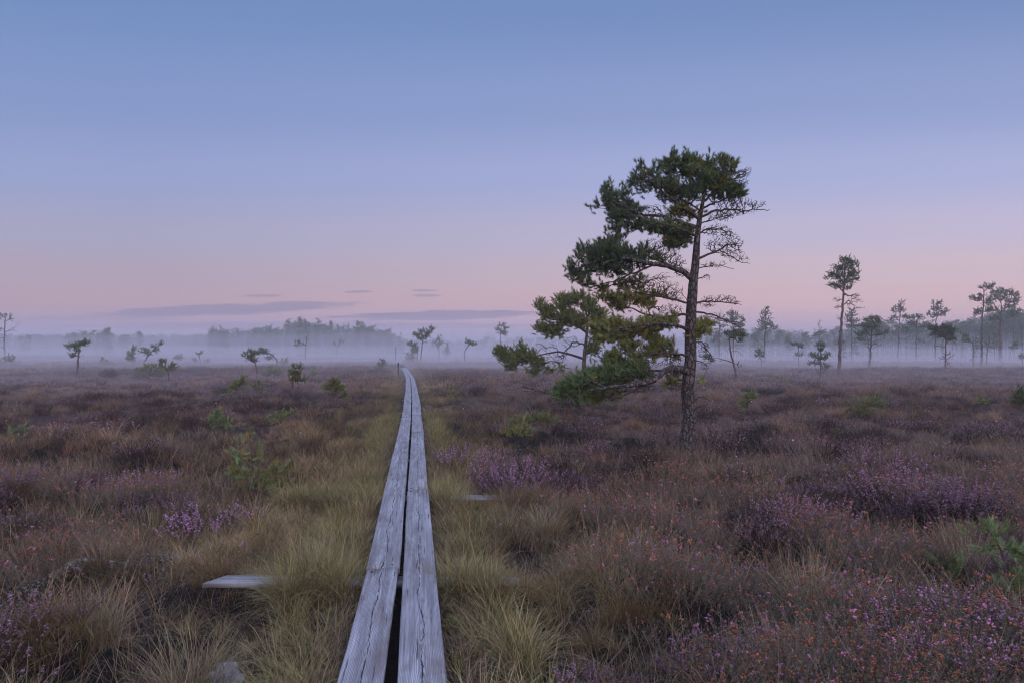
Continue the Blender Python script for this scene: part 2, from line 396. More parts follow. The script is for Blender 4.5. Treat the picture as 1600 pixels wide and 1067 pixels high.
# ------------------------------------------------------------------ boardwalk
def build_walk():
    root = empty('boardwalk', (float(walk_x(2.8)), 2.8, 0))
    tag(root, 'long grey boardwalk of two weathered planks running straight across the bog into the mist', 'boardwalk')
    rw = np.random.default_rng(3)
    PW = .203; GAP = .026; TH = .048; TOP = .155

    def plank(side, y0, y1):
        n = max(6, int((y1 - y0) / .12))
        cx = lambda y: walk_x(y) + side * (GAP / 2 + PW / 2) - .005
        A = np.array([cx(y0), y0]); B = np.array([cx(y1), y1]); dr = (B - A); Ln = np.hypot(*dr); dr /= Ln
        ang = math.atan2(-dr[0], dr[1])
        w = PW * rw.uniform(.94, 1.05) / 2; zt = rw.uniform(-.003, .003); tilt = rw.uniform(-.012, .012)
        prof = [(-1, -1), (-1, -.35), (-.995, .6), (-.96, .92), (-.9, 1), (-.5, .99), (0, .96), (.5, .99), (.9, 1), (.96, .92), (.995, .6), (1, -.35), (1, -1)]
        ts = np.linspace(0, 1, n + 1); vs = []
        s1, s2 = rw.integers(0, 999, 2)
        for t in ts:
            yy = t * Ln
            el = 1 + .035 * (vnoise(yy * 1.3, 0, s1) - .5) + .03 * (vnoise(yy * 7, 3, s1) - .5)
            er = 1 + .035 * (vnoise(yy * 1.3, 0, s2) - .5) + .03 * (vnoise(yy * 7, 3, s2) - .5)
            sag = -.008 * math.sin(math.pi * t) + .006 * (vnoise(yy * .9, 1, s1) - .5)
            bow = .002 * math.sin(math.pi * t) * (1 if s1 % 2 else -1)
            for (a, b_) in prof:
                e = el if a < 0 else er
                vs.append((a * w * e + bow, yy, b_ * TH / 2 + sag + tilt * a))
        k = len(prof); q = []
        for i in range(n):
            for j in range(k):
                j2 = (j + 1) % k
                q.append((i * k + j, i * k + j2, (i + 1) * k + j2, (i + 1) * k + j))
        tri = []
        for i0, fl in ((0, 1), (n * k, 0)):
            for j in range(1, k - 1):
                tri.append((i0, i0 + j + 1, i0 + j) if not fl else (i0, i0 + j, i0 + j + 1))
        o = mk_mesh('plank', vs, tri, M_WOOD, root, quads=[t[::-1] for t in q])
        o.location = (A[0] - root.location[0], y0 - root.location[1], TOP - TH / 2 + zt); o.rotation_euler[2] = ang
        if y1 < 12:
            for yy in (.06, Ln - .06):
                for xx in (-.06, .055):
                    bm = MB(); ss = np.linspace(0, 2 * math.pi, 9)[:-1]
                    c = np.stack([.0075 * np.cos(ss), .0075 * np.sin(ss), 0 * ss], -1)
                    vv = np.concatenate([[[0, 0, .0015]], c, c - [0, 0, .006]])
                    tt = [(0, 1 + i, 1 + (i + 1) % 8) for i in range(8)] + [(1 + i, 9 + i, 1 + (i + 1) % 8) for i in range(8)] + [(9 + i, 9 + (i + 1) % 8, 1 + (i + 1) % 8) for i in range(8)]
                    bm.add(vv, tt, (.05, .035, .03)); h = bm.build('nail', M_PLANT, o)
                    h.location = (xx + rw.uniform(-.01, .01), yy, TH / 2 - .0005)
        return o
    joints = {-1: [-0.6, 4.29, 9.2, 14.1, 18.8, 22.9, 27.5, 32, 36.6, 41.3, 46, 50.5, 55, 60, 65, 70, 75, 80, 86, 92, 98, 104],
              1: [-1.5, 1.9, 6.73, 11.5, 16.4, 20.9, 25.3, 30, 34.6, 39.2, 44, 48.7, 53, 57.6, 62, 67, 72, 78, 84, 90, 96, 103]}
    for sd in (-1, 1):
        js = joints[sd]
        for a, b_ in zip(js[:-1], js[1:]):
            if b_ > 1.0: plank(sd, a + .007, b_ - .007)
    # cross bearers lying on the peat under the planks
    for i, y in enumerate([4.33, 6.8, 9.25, 11.55, 14.1, 16.45, 18.8, 20.9, 22.9, 25.3, 27.5, 30, 32, 34.6]):
        x0 = float(walk_x(y)); l = [1.19, 1.02][i] if i < 2 else rw.uniform(.235, .26)
        r = [.74, .97][i] if i < 2 else rw.uniform(.235, .26)
        bm = MB(); n = 14; xs = np.linspace(-l, r, n); w, h = .085, .014
        vs = []
        for t, x in enumerate(xs):
            j = .006 * (vnoise(x * 5, i, 9) - .5)
            sk = .05 if t == 0 else 0
            for (a, b_) in ((-1, -1), (-1, .8), (-.93, 1), (.93, 1), (1, .8), (1, -1)):
                vs.append((x + sk * a * .8, a * w + j, b_ * h + j))
        q = []
        for a in range(n - 1):
            for j in range(6): q.append((a * 6 + j, (a + 1) * 6 + j, (a + 1) * 6 + (j + 1) % 6, a * 6 + (j + 1) % 6)[::-1])
        tri = [(0, j, j + 1) for j in range(1, 5)] + [((n - 1) * 6, (n - 1) * 6 + j + 1, (n - 1) * 6 + j) for j in range(1, 5)]
        v2 = np.array(vs); v2 = v2[:, [1, 0, 2]] * [1, -1, 1]      # the bearer's long axis is its own local y, so the grain runs along it
        o = mk_mesh('cross_beam', v2, tri, M_WOOD, root, quads=q)
        o.rotation_euler[2] = math.pi / 2 + .02 * (i % 3 - 1)
        o.location = (x0 - root.location[0], y - root.location[1], TOP - TH - [.058, .058, .07][min(i, 2)])
        o.rotation_euler[1] = [.022, -.030, 0][min(i, 2)] 


build_walk()


# ------------------------------------------------------------------ trees
def resample(pts, step):
    pts = np.asarray(pts, float); seg = np.linalg.norm(np.diff(pts, axis=0), axis=1); s = np.concatenate([[0], np.cumsum(seg)])
    n = max(2, int(s[-1] / step) + 1); t = np.linspace(0, s[-1], n)
    return np.stack([np.interp(t, s, pts[:, k]) for k in range(3)], -1)


class Skel:
    def __init__(s): s.p, s.par, s.r = [], [], []
    def add(s, p, par, r=0.0): s.p.append(np.asarray(p, float)); s.par.append(par); s.r.append(r); return len(s.p) - 1
    def path(s, pts, par, r0, r1):
        n = len(pts)
        for i, p in enumerate(pts):
            par = s.add(p, par, r0 + (r1 - r0) * i / max(1, n - 1))
        return par
    def tubes(s, mb, sides, color, rmin=.002, pipe=.42, jit=0, rg=rng):
        p = np.array(s.p); par = np.array(s.par); n = len(p)
        r = np.array(s.r, float); acc = np.zeros(n)
        for i in range(n - 1, -1, -1):
            own = max(rmin ** (1 / pipe), acc[i]) if acc[i] > 0 else rmin ** (1 / pipe)
            rr = own ** pipe
            if s.r[i] <= 0: r[i] = rr
            if par[i] >= 0: acc[par[i]] += own
        d = np.zeros((n, 3)); has = par >= 0
        d[has] = p[has] - p[par[has]]; d[~has] = [0, 0, 1]; d = norm(d)
        ref = np.array([.13, 1, .07]); a = norm(np.cross(d, ref)); b = np.cross(d, a)
        e = np.where(has)[0]
        ang = np.linspace(0, 2 * math.pi, sides, endpoint=False)
        ca, sa = np.cos(ang), np.sin(ang)
        pr = par[e]
        r0 = np.minimum(r[pr], r[e] * 1.25)
        # a twig leaving at a sharp angle uses its own frame at the start
        cosb = np.sum(d[pr] * d[e], -1); own = cosb < .75
        A0 = np.where(own[:, None], a[e], a[pr]); B0 = np.where(own[:, None], b[e], b[pr])
        R0 = p[pr][:, None] + r0[:, None, None] * (ca[None, :, None] * A0[:, None] + sa[None, :, None] * B0[:, None])
        R1 = p[e][:, None] + r[e][:, None, None] * (ca[None, :, None] * a[e][:, None] + sa[None, :, None] * b[e][:, None])
        V = np.concatenate([R0, R1], 1)
        k = np.arange(sides); k2 = (k + 1) % sides
        T = np.concatenate([np.stack([k, k2, sides + k2], -1), np.stack([k, sides + k2, sides + k], -1)])
        base = (np.arange(len(e)) * 2 * sides)[:, None, None]
        col = np.asarray(color, float); cc = np.repeat(col[None] * rg.uniform(.8, 1.25, (len(e), 1)), 2 * sides, 0)
        mb.add(V.reshape(-1, 3), (T[None] + base).reshape(-1, 3), cc)


def grow(sk, first, tips, step, wig, rg, up=.0, dead=False):
    """join every tip to the nearest wood grown so far; returns the end nodes"""
    idx0 = first
    cap = len(sk.p) + int(len(tips) * 14) + 50
    buf = np.zeros((cap, 3)); n = len(sk.p); buf[:n] = np.array(sk.p)
    dr = np.zeros((cap, 3)); pp = np.array(sk.par); m_ = pp >= 0; dr[:n][m_] = norm(buf[:n][m_] - buf[pp[m_]])
    d0 = [np.min(np.sum((buf[idx0:n] - t) ** 2, -1)) for t in tips]
    ends = []
    for ti in np.argsort(d0):
        t = tips[ti]
        q = buf[idx0:n]; dd = t - q
        ds = np.linalg.norm(dd, axis=-1)
        cs = np.sum(dd * dr[idx0:n], -1) / np.maximum(ds, 1e-6)
        cost = ds * (1 + .2 * (dd[:, 2] < 0) + .75 * (1 - cs))
        j = int(np.argmin(cost)) + idx0
        dist = ds[j - idx0]; m = max(1, min(12, int(math.ceil(dist / step))))
        A = buf[j]; perp = rg.normal(0, 1, 3) * wig * dist
        par = j
        for k in range(1, m + 1):
            f = k / m
            w = math.sin(math.pi * f)
            pt = A + (t - A) * f + perp * w + np.array([0, 0, -up * dist * w])
            if k < m: pt = pt + rg.normal(0, 1, 3) * wig * .25 * step
            dr[n] = norm(pt - buf[par]); par = sk.add(pt, par); buf[n] = pt; n += 1
            if n >= cap: return ends
        ends.append(par)
    return ends


def needles(mb, base, dirs, length, nlen, width, per, cols, rg, spread=.75):
    """bottle-brush shoots: base (k,3), dirs (k,3)"""
    k = len(base)
    if k == 0: return
    t = rg.random((k, per)) ** .8
    az = rg.random((k, per)) * 2 * math.pi
    ref = np.where(np.abs(dirs[:, 2:3]) > .9, np.array([[1., 0, 0]]), np.array([[0., 0, 1]]))
    a = norm(np.cross(dirs, ref)); b = np.cross(dirs, a)
    L = (length * rg.uniform(.7, 1.3, (k, 1)))
    o = base[:, None] + dirs[:, None] * (t * L)[..., None]
    rad = a[:, None] * np.cos(az)[..., None] + b[:, None] * np.sin(az)[..., None]
    sp = spread * (1.15 - .55 * t) * rg.uniform(.7, 1.2, (k, per))
    nd = norm(dirs[:, None] + rad * sp[..., None] + np.array([0, 0, .12]))
    tip = o + nd * (nlen * rg.uniform(.75, 1.15, (k, per)))[..., None]
    side = norm(np.cross(nd, rg.normal(0, 1, (k, per, 3)))) * width / 2
    V = np.stack([o - side, o + side, tip], 2).reshape(-1, 3)
    T = np.arange(k * per * 3).reshape(-1, 3)
    C = np.repeat(cols[:, None] * rg.uniform(.75, 1.3, (k, per, 1)), 3, 1).reshape(-1, 3)
    mb.add(V, T, C)


GREEN = np.array([.062, .112, .050]); BLUEG = np.array([.056, .100, .070]); OLIVE = np.array([.22, .265, .09]); YEL = np.array([.30, .19, .03])
TWIG = (.075, .055, .052); DEADC = (.085, .068, .068)


def leaf_cols(k, rg, main, yellow, pts=None):
    """needle colour, shoot by shoot: last year's inner needles turn yellow"""
    f = rg.random(k)
    c = np.tile(main, (k, 1)) * rg.uniform(.75, 1.35, (k, 1))
    m = rg.random(k)
    c = c * (1 - .45 * m[:, None]) + OLIVE * .45 * m[:, None]
    ye = f < yellow
    w = rg.uniform(.25, .75, (k, 1))
    c = np.where(ye[:, None], c * (1 - w) + YEL * w, c)
    return c


def blob_tips(blobs, conv, sc, dens, rg, zr=1.0):
    out = []
    for bl in blobs:
        px, py, rx, ry = bl[:4]; dy = bl[4] if len(bl) > 4 else 0.0
        n = max(2, int(math.pi * rx * ry * dens))
        u = rg.normal(0, 1, (n, 3)); u = norm(u) * (rg.random((n, 1)) ** .40)
        c = conv(px, py, dy)
        R = np.array([rx * sc, (rx * .55 + ry * .45) * sc * zr, ry * sc])
        out.append(c + u * R)
    return np.concatenate(out)


def shoots_from(sk, ends, tipsdir_up, n_each, jitter, rg):
    p = np.array(sk.p); par = np.array(sk.par); e = np.array(ends, int)
    d = norm(p[e] - p[par[e]])
    B, D = [], []
    for k in range(n_each):
        off = rg.normal(0, 1, (len(e), 3)) * jitter * (0 if k == 0 else 1)
        dd = norm(d * .7 + np.array([0, 0, tipsdir_up]) + rg.normal(0, .42, (len(e), 3)))
        B.append(p[e] + off - dd * jitter * .4); D.append(dd)
    return np.concatenate(B), np.concatenate(D)


def round_trunk(mb, pts, r0, r1, sides, flare=.5, bumpy=.05, seed=1, rz=None):
    pts = resample(pts, .035); n = len(pts); V = []
    s = np.linspace(0, 1, n)
    r = np.interp(s, rz[0], rz[1]) if rz else r0 + (r1 - r0) * s
    ang = np.linspace(0, 2 * math.pi, sides, endpoint=False)
    for i in range(n):
        hgt = (pts[i][2] - pts[0][2])
        fl = 1 + flare * math.exp(-max(0, hgt) / .10)
        nn = vnoise(ang * 1.9 + 7, np.full(sides, hgt * 6), seed) * .6 + vnoise(ang * 4.5, np.full(sides, hgt * 17), seed + 1) * .4
        nn = np.where(ang > 5.5, nn * (2 * math.pi - ang) / .783 + nn[0] * (1 - (2 * math.pi - ang) / .783), nn)
        rr = r[i] * fl * (1 + bumpy * 2 * (nn - .5))
        V.append(np.stack([pts[i][0] + rr * np.cos(ang), pts[i][1] + rr * np.sin(ang), np.full(sides, pts[i][2])], -1))
    V = np.concatenate(V); T = []
    k = np.arange(sides); k2 = (k + 1) % sides
    for i in range(n - 1):
        a = i * sides
        T.append(np.stack([a + k, a + k2, a + sides + k2], -1)); T.append(np.stack([a + k, a + sides + k2, a + sides + k], -1))
    mb.add(V, np.concatenate(T), (.2, .17, .16))


CLEAR = []


def px_tree(name, label, cat, base, trunk, r, foliage=(), dead=(), limbs=(), Y=None, dens=.05, green=GREEN, yellow=.12, seed=0,
            nl=None, up=.55, group=None, each=2, per=None, zr=1.0, wig=.10, sag=.0, extend=True, ground=True, dead_dens=.05, nw=None):
    """a tree from outlines measured in the photograph, set on the ground at its own distance and given real depth.
    trunk: [(px,py[,dy])...] from the foot up; r: (r_foot, r_top) in photo pixels; foliage/dead: ellipses"""
    rg = np.random.default_rng(1000 + seed)
    Y = Y or depth(base[1]); sc = Y / F
    foot = P(base[0], base[1], Y); gz = float(ground_z(foot[0], foot[1])) if ground else foot[2]
    conv = lambda px, py, dy=0.0: P(px, py, Y) + np.array([0, dy, 0])
    root = empty(name, (foot[0], foot[1], gz)); tag(root, label, cat, group)
    dens = dens * (1.6 if Y > 45 else 1.3) if Y > 20 else dens
    if Y < 45: CLEAR.append((foot[0], foot[1]))
    T = [conv(*t) for t in trunk]; T[0] = np.array([T[0][0], T[0][1], min(T[0][2], gz) - .06])
    org = np.array(root.location)
    step = max(.05, 4.0 * sc)
    pts = resample(T, step)
    # crooked, not ruler straight
    wob = rg.normal(0, 1, (len(pts), 3)) * np.array([.6, 1.0, 0]) * sc * .5; wob[0] = 0; pts = pts + wob
    sk = Skel(); sk.path(pts, -1, r[0] * sc, r[1] * sc)
    mb = MB(); sk.tubes(mb, 8, (.11, .09, .09), rg=rg); mb.build('trunk', M_TWIG, root, smooth=True, origin=org)
    nl = nl or max(.055, 2.4 * sc); nw = nw or max(.003, .85 * sc); per = per or (26 if Y < 30 else 12)
    ntr = len(sk.p); crown = MB()
    if len(foliage):
        s2 = Skel(); s2.p = list(sk.p); s2.par = list(sk.par); s2.r = list(sk.r)
        start0 = max(0, int(ntr * .12))
        for lp in limbs:
            L = resample([conv(*q) for q in lp], step)
            j = int(np.argmin(np.linalg.norm(np.array(s2.p[:ntr]) - L[0], axis=1)))
            s2.path(L, j, r[0] * sc * .42, r[0] * sc * .15)
        tips = blob_tips(foliage, conv, sc, dens, rg, zr)
        ends = grow(s2, start0, tips, step, wig, rg, sag)
        mb = crown
        # woody part of the crown: everything grown beyond the trunk
        s3 = s2; rr = list(s3.r)
        s3.r = [x if i < ntr else rr[i] for i, x in enumerate(rr)]
        tmp = MB(); s3.tubes(tmp, 4, TWIG, rmin=max(.002, .28 * sc), rg=rg)
        v, t, c = tmp.arrays()
        keep = np.arange(len(t)) >= (ntr - 1) * 8
        mb.add(v, t[keep], c)
        B, D = shoots_from(s3, ends, up, each, 1.6 * sc if Y > 30 else .05, rg)
        needles(mb, B, D, nl * 1.9, nl, nw, per, leaf_cols(len(B), rg, green, yellow), rg)
    if len(dead):
        s2 = Skel(); s2.p = list(sk.p); s2.par = list(sk.par); s2.r = list(sk.r)
        tips = blob_tips(dead, conv, sc, dead_dens * 1.4, rg, zr)
        grow(s2, max(1, int(ntr * .1)), tips, step, wig, rg, -.1)
        tmp = MB(); s2.tubes(tmp, 4, DEADC, rmin=max(.0018, .22 * sc), rg=rg)
        v, t, c = tmp.arrays(); keep = np.arange(len(t)) >= (ntr - 1) * 8
        crown.add(v, t[keep], c)
    if crown.n: crown.build('crown', M_NEEDLE, root, origin=org)
    return root


def build_main_pine():
    rg = np.random.default_rng(42)
    Y = 9.3; sc = Y / F
    foot = P(1077, 709, Y); gz = float(ground_z(foot[0], foot[1]))
    root = empty('pine_tree', (foot[0], foot[1], gz))
    tag(root, 'largest pine, needles swept to the left and bare dead twigs on its right side', 'tree')
    org = np.array(root.location)
    conv = lambda px, py, dy=0.0: P(px, py + 5, Y) + np.array([0, dy, 0])
    tr = [(1078, 730), (1074, 700), (1073, 680), (1078, 645), (1074, 600), (1079, 560), (1079, 520), (1080, 480), (1083, 440), (1087, 405), (1090, 361),
          (1094, 332), (1099, 307), (1101, 290), (1098, 268)]
    T = [conv(*t) for t in tr]; T[0][2] = gz - .08
    mb = MB()
    round_trunk(mb, T, 0, 0, 30, flare=.42, bumpy=.11, seed=5, rz=([0, .1, .33, .6, .75, .86, 1], [.108, .093, .080, .063, .045, .031, .010]))
    mb.build('trunk', M_BARK, root, smooth=True, origin=org)
    tk = resample(T, .06)

    def limb(pts, r, blobs=(), dead=(), dens=.055, green=GREEN, yellow=.1, up=.55, name='branch', each=3, per=44, nl=.058, sag=0.05, wig=.09, ddens=.045):
        dens *= (.64 if green is BLUEG else 1.2); ddens *= 3.0; green = green if green is BLUEG else green * 1.25
        P3 = resample([conv(*q) for q in pts], .05)
        P3[1:] += rg.normal(0, .006, P3[1:].shape)
        sk = Skel(); sk.path(P3, -1, r[0], r[1]); n0 = len(sk.p)
        ends = []
        if len(blobs): ends = grow(sk, 1, blob_tips(blobs, conv, sc, dens, rg, 1.15), .055, wig, rg, sag)
        if len(dead): grow(sk, 1, blob_tips(dead, conv, sc, ddens, rg, 1.2), .05, .10, rg, -.05)
        # a few bare side twigs along the limb as well
        mb = MB(); sk.tubes(mb, 6, TWIG if len(blobs) else DEADC, rmin=.0020, rg=rg, pipe=.40)
        o = mb.build(name, M_TWIG if r[0] < .025 else M_BARK, root, smooth=True, origin=org)
        if ends:
            B, D = shoots_from(sk, ends, up, each, .034, rg)
            f = MB(); needles(f, B, D, .070, nl, .0050, per, leaf_cols(len(B), rg, green, yellow), rg)
            f.build('foliage', M_NEEDLE, o)
            # vertices of the foliage are stored relative to the tree, as the branch's are
            me = COL.objects[-1].data if False else o.children[0].data
            a = np.zeros(len(me.vertices) * 3, np.float32); me.vertices.foreach_get('co', a)
            a = a.reshape(-1, 3) - org.astype(np.float32); me.vertices.foreach_set('co', a.ravel()); me.update()
        return o
    # A: the long middle limb sweeping left
    limb([(1083, 434), (1068, 421, -.05), (1040, 413, -.15), (1010, 410, -.2), (975, 403, -.25), (940, 405, -.3), (905, 414, -.3)], (.042, .012),
         [(903, 424, 16, 11), (892, 412, 7, 7), (918, 400, 18, 14, -.2), (940, 382, 18, 12, .1), (950, 398, 26, 16, -.3), (975, 395, 24, 15, .1),
          (962, 372, 16, 9), (935, 416, 26, 9, -.1), (998, 402, 18, 12, -.1), (970, 415, 26, 8, .1), (910, 386, 8, 8, .1)], dens=.082, green=BLUEG, yellow=.03)
    limb([(1020, 411, -.2), (985, 425, -.1), (955, 436, 0), (925, 444, .05)], (.014, .005), [(938, 446, 16, 4), (975, 440, 17, 6), (1000, 432, 10, 4), (920, 438, 10, 4)],
         [(1000, 438, 30, 12), (1035, 430, 18, 10)], dens=.05)
    limb([(1050, 417, -.1), (1030, 400, .1), (1015, 392, .2), (1000, 385, .2)], (.014, .005), [(1028, 398, 10, 5), (1010, 388, 9, 6)],
         [(1040, 395, 28, 16), (1055, 405, 18, 14), (1020, 380, 22, 14), (1065, 420, 14, 10)], dens=.05, ddens=.07)
    # B: upper left
    limb([(1091, 352), (1060, 344, -.1), (1030, 336, -.15), (1000, 336, -.2), (970, 322, -.2), (950, 312, -.2)], (.03, .01),
         [(948, 293, 6, 11), (955, 312, 17, 14, -.1), (975, 320, 20, 14, .1), (966, 338, 20, 12, -.15), (934, 319, 7, 5), (976, 297, 8, 9), (992, 330, 13, 12),
          (985, 350, 18, 7, -.1), (962, 352, 14, 5)], dens=.085, green=BLUEG, yellow=.03)
    limb([(1090, 365), (1070, 362, -.2), (1045, 356, -.3), (1020, 352, -.35), (1000, 354, -.3)], (.02, .007),
         [(1022, 352, 16, 7, -.1), (1045, 357, 18, 9, -.1), (1064, 364, 16, 11), (1050, 372, 14, 6), (1075, 360, 9, 8), (1005, 345, 10, 6)], dens=.085, green=GREEN, yellow=.08)
    limb([(1090, 372), (1065, 376, -.1), (1048, 382, -.2)], (.01, .004), [(1060, 378, 14, 5)], [(1055, 372, 25, 8), (1040, 380, 20, 8)], dens=.06)
    # C: upper
    limb([(1094, 338), (1064, 322, -.1), (1040, 305, -.15), (1018, 290, -.2), (1003, 272, -.2)], (.026, .008),
         [(1004, 257, 5, 8), (1000, 273, 10, 11), (1018, 280, 15, 12, -.1), (1040, 290, 20, 12, -.1), (1062, 297, 20, 13), (1022, 262, 7, 8), (1080, 302, 14, 12, -.1),
          (1045, 305, 16, 7), (992, 282, 7, 6), (1003, 295, 9, 5)], dens=.085, green=BLUEG, yellow=.04)
    limb([(1096, 326), (1078, 318, -.1), (1060, 312, -.2)], (.014, .005), [(1068, 322, 14, 9), (1055, 328, 9, 6), (1084, 330, 10, 6)], [(1050, 335, 26, 10), (1020, 325, 20, 12)], dens=.06, green=OLIVE * .6, yellow=.25)
    # D: the top, flat and broad
    limb([(1099, 300), (1090, 284), (1078, 268, .1), (1068, 254, .1)], (.02, .007),
         [(1051, 246, 12, 8), (1068, 250, 10, 9), (1040, 255, 9, 7), (1060, 264, 16, 8, .1), (1082, 268, 16, 10, -.1), (1078, 246, 9, 7)], dens=.050, green=GREEN, yellow=.1)
    limb([(1100, 298), (1104, 280), (1108, 262, .1), (1112, 250, .1)], (.018, .006),
         [(1092, 252, 10, 8), (1109, 252, 9, 9), (1117, 270, 16, 10, .1), (1100, 276, 14, 9, -.1), (1103, 290, 16, 8)], dens=.050, green=GREEN, yellow=.16)
    limb([(1099, 310), (1115, 296), (1130, 280, -.1), (1138, 262, -.1)], (.018, .006),
         [(1132, 249, 12, 8), (1142, 260, 11, 9), (1128, 270, 14, 10, .1), (1140, 278, 11, 8), (1122, 288, 16, 8, -.1)], [(1160, 268, 14, 9), (1168, 262, 9, 6), (1158, 280, 14, 6)], dens=.050, green=GREEN, yellow=.2, ddens=.1)
    limb([(1097, 322), (1115, 312, .1), (1135, 304, .1), (1150, 300, .1)], (.016, .006),
         [(1150, 294, 12, 7), (1140, 302, 14, 7), (1120, 304, 12, 6), (1158, 300, 5, 6)], [(1130, 312, 26, 7)], dens=.050, green=GREEN * .9, yellow=.1)
    # dead twigs, right
    D = 'dead_branch'
    limb([(1096, 334), (1115, 325), (1140, 321, .05), (1165, 323, .1), (1185, 321, .1), (1209, 321, .1)], (.018, .004), (), [(1150, 313, 34, 10), (1180, 314, 20, 6), (1130, 330, 26, 8), (1160, 327, 24, 5)], name=D, ddens=.085)
    limb([(1094, 345), (1110, 340, -.1), (1130, 336, -.2), (1148, 334, -.2)], (.01, .003), (), [(1125, 336, 24, 7)], name=D, ddens=.06)
    limb([(1091, 362), (1105, 352), (1125, 350, .1), (1142, 356, .15)], (.012, .003), (), [(1120, 355, 24, 12), (1138, 362, 14, 10)], name=D, ddens=.07)
    limb([(1089, 400), (1105, 393), (1125, 386), (1140, 376), (1160, 380)], (.018, .004), (), [(1125, 378, 26, 14), (1150, 374, 12, 12), (1145, 392, 20, 8)], name=D, ddens=.075)
    limb([(1125, 387), (1145, 395, .05), (1160, 404, .05), (1174, 407, .05)], (.008, .003), (), [(1155, 400, 18, 6)], name=D, ddens=.07)
    limb([(1088, 415), (1105, 412, -.1), (1125, 413, -.1), (1142, 418, -.1)], (.008, .003), (), [(1115, 408, 22, 8)], name=D, ddens=.05)
    limb([(1086, 432), (1098, 428), (1106, 422), (1110, 432)], (.009, .003), (), [(1104, 428, 8, 7)], name=D, ddens=.05)
    # left bare network and thin foliage at y 450-500
    limb([(1080, 470), (1055, 464, -.05), (1030, 460, -.1), (1005, 455, -.1), (985, 450, -.1)], (.016, .005), [(1022, 455, 12, 4), (1000, 450, 10, 4), (1040, 458, 8, 3)],
         [(1040, 448, 30, 14), (1010, 440, 22, 10), (1055, 460, 18, 10)], dens=.045, green=OLIVE * .55, yellow=.2, ddens=.075)
    limb([(1081, 486), (1060, 488, -.1), (1035, 492, -.1), (1010, 490, -.1), (985, 478, -.1), (960, 468, -.1)], (.02, .006),
         [(958, 462, 16, 6), (985, 463, 14, 7), (1005, 466, 12, 7), (942, 462, 8, 4), (970, 474, 18, 6), (1016, 474, 9, 5)],
         [(1045, 480, 24, 12), (1015, 495, 26, 10)], dens=.062, green=OLIVE * .62, yellow=.3, ddens=.07)
    # yellow-green tier
    limb([(1079, 512), (1055, 505, -.2), (1030, 502, -.3), (1000, 504, -.4), (970, 508, -.4), (945, 512, -.4)], (.026, .008),
         [(1045, 500, 13, 7, -.1), (1028, 503, 15, 9), (1005, 506, 17, 9, -.1), (983, 510, 17, 10), (962, 505, 16, 9), (950, 520, 20, 10), (975, 524, 18, 7), (1015, 516, 15, 6), (935, 508, 10, 9)],
         dens=.078, green=OLIVE * .62 + GREEN * .35, yellow=.34)
    limb([(1078, 516), (1090, 512, -.1), (1102, 510, -.15)], (.014, .006), [(1094, 511, 15, 8), (1104, 505, 7, 7), (1086, 518, 8, 6)], (), dens=.09, green=OLIVE * .8, yellow=.4)
    limb([(1078, 552), (1058, 548, -.1), (1035, 546, -.15), (1010, 548, -.2), (990, 552, -.2)], (.018, .006),
         [(1038, 538, 16, 8), (1020, 545, 15, 8), (998, 553, 15, 7), (1052, 550, 9, 6), (1025, 530, 12, 6), (985, 540, 14, 7), (962, 550, 14, 6)], [(1050, 560, 20, 10), (1010, 565, 26, 8)], dens=.06, green=OLIVE * .5 + GREEN * .4, yellow=.25, ddens=.06)
    # L: the heavy low limb
    limb([(1074, 578), (1062, 571, -.1), (1046, 569, -.2), (1030, 574, -.3), (1015, 584, -.4), (1000, 590, -.5), (975, 594, -.6), (945, 596, -.6), (915, 600, -.6)], (.052, .016),
         [(990, 573, 24, 11, -.1), (970, 568, 18, 9, .1), (955, 580, 20, 11, -.1), (935, 583, 18, 11), (912, 592, 20, 12, -.1), (890, 600, 18, 13), (880, 608, 11, 9), (905, 612, 14, 8, -.1),
          (940, 597, 20, 8), (1005, 580, 12, 7), (925, 604, 16, 6), (975, 587, 18, 7)], dens=.085, green=GREEN * 1.15, yellow=.05)
    limb([(1015, 588, -.4), (990, 600, -.3), (965, 612, -.3), (940, 618, -.3)], (.016, .005), [(930, 618, 14, 6), (950, 610, 12, 5)], [(985, 604, 26, 8), (955, 618, 26, 6), (1010, 600, 20, 8)], dens=.05, green=OLIVE * .5, yellow=.2, ddens=.07)
    limb([(1073, 586), (1055, 590, .1), (1040, 598, .2)], (.012, .004), [(1045, 592, 10, 5), (1060, 580, 8, 5)], [(1050, 595, 20, 10)], dens=.05, green=OLIVE * .6, yellow=.2)
    limb([(1071, 606), (1058, 603, -.1), (1046, 600, -.1)], (.01, .003), (), [(1055, 602, 14, 5)], name=D)
    limb([(1081, 470), (1100, 466), (1120, 466), (1140, 467, .05), (1163, 470, .1)], (.016, .003), (), [(1125, 461, 30, 7), (1145, 468, 16, 4), (1105, 472, 16, 6)], name=D, ddens=.08)
    limb([(1082, 484), (1100, 484), (1120, 488, .05), (1140, 496, .05), (1165, 510, .05)], (.014, .003), (), [(1115, 490, 24, 6), (1140, 498, 16, 4)], name=D, ddens=.06)
    limb([(1084, 528), (1097, 530), (1108, 545), (1113, 556)], (.01, .003), (), [(1100, 542, 12, 14), (1108, 552, 8, 10)], name=D, ddens=.06)
    limb([(1083, 556), (1096, 560), (1106, 570)], (.009, .003), [(1096, 591, 8, 2)], [(1100, 566, 12, 8)], name=D, ddens=.05, green=OLIVE)
    limb([(1082, 622), (1092, 615), (1102, 616), (1110, 621)], (.013, .004), (), [(1100, 616, 10, 5)], name=D)
    limb([(1083, 633), (1094, 630), (1106, 626)], (.014, .004), (), [(1100, 632, 8, 5)], name=D)


build_main_pine()
YG = OLIVE * .5 + GREEN * .5

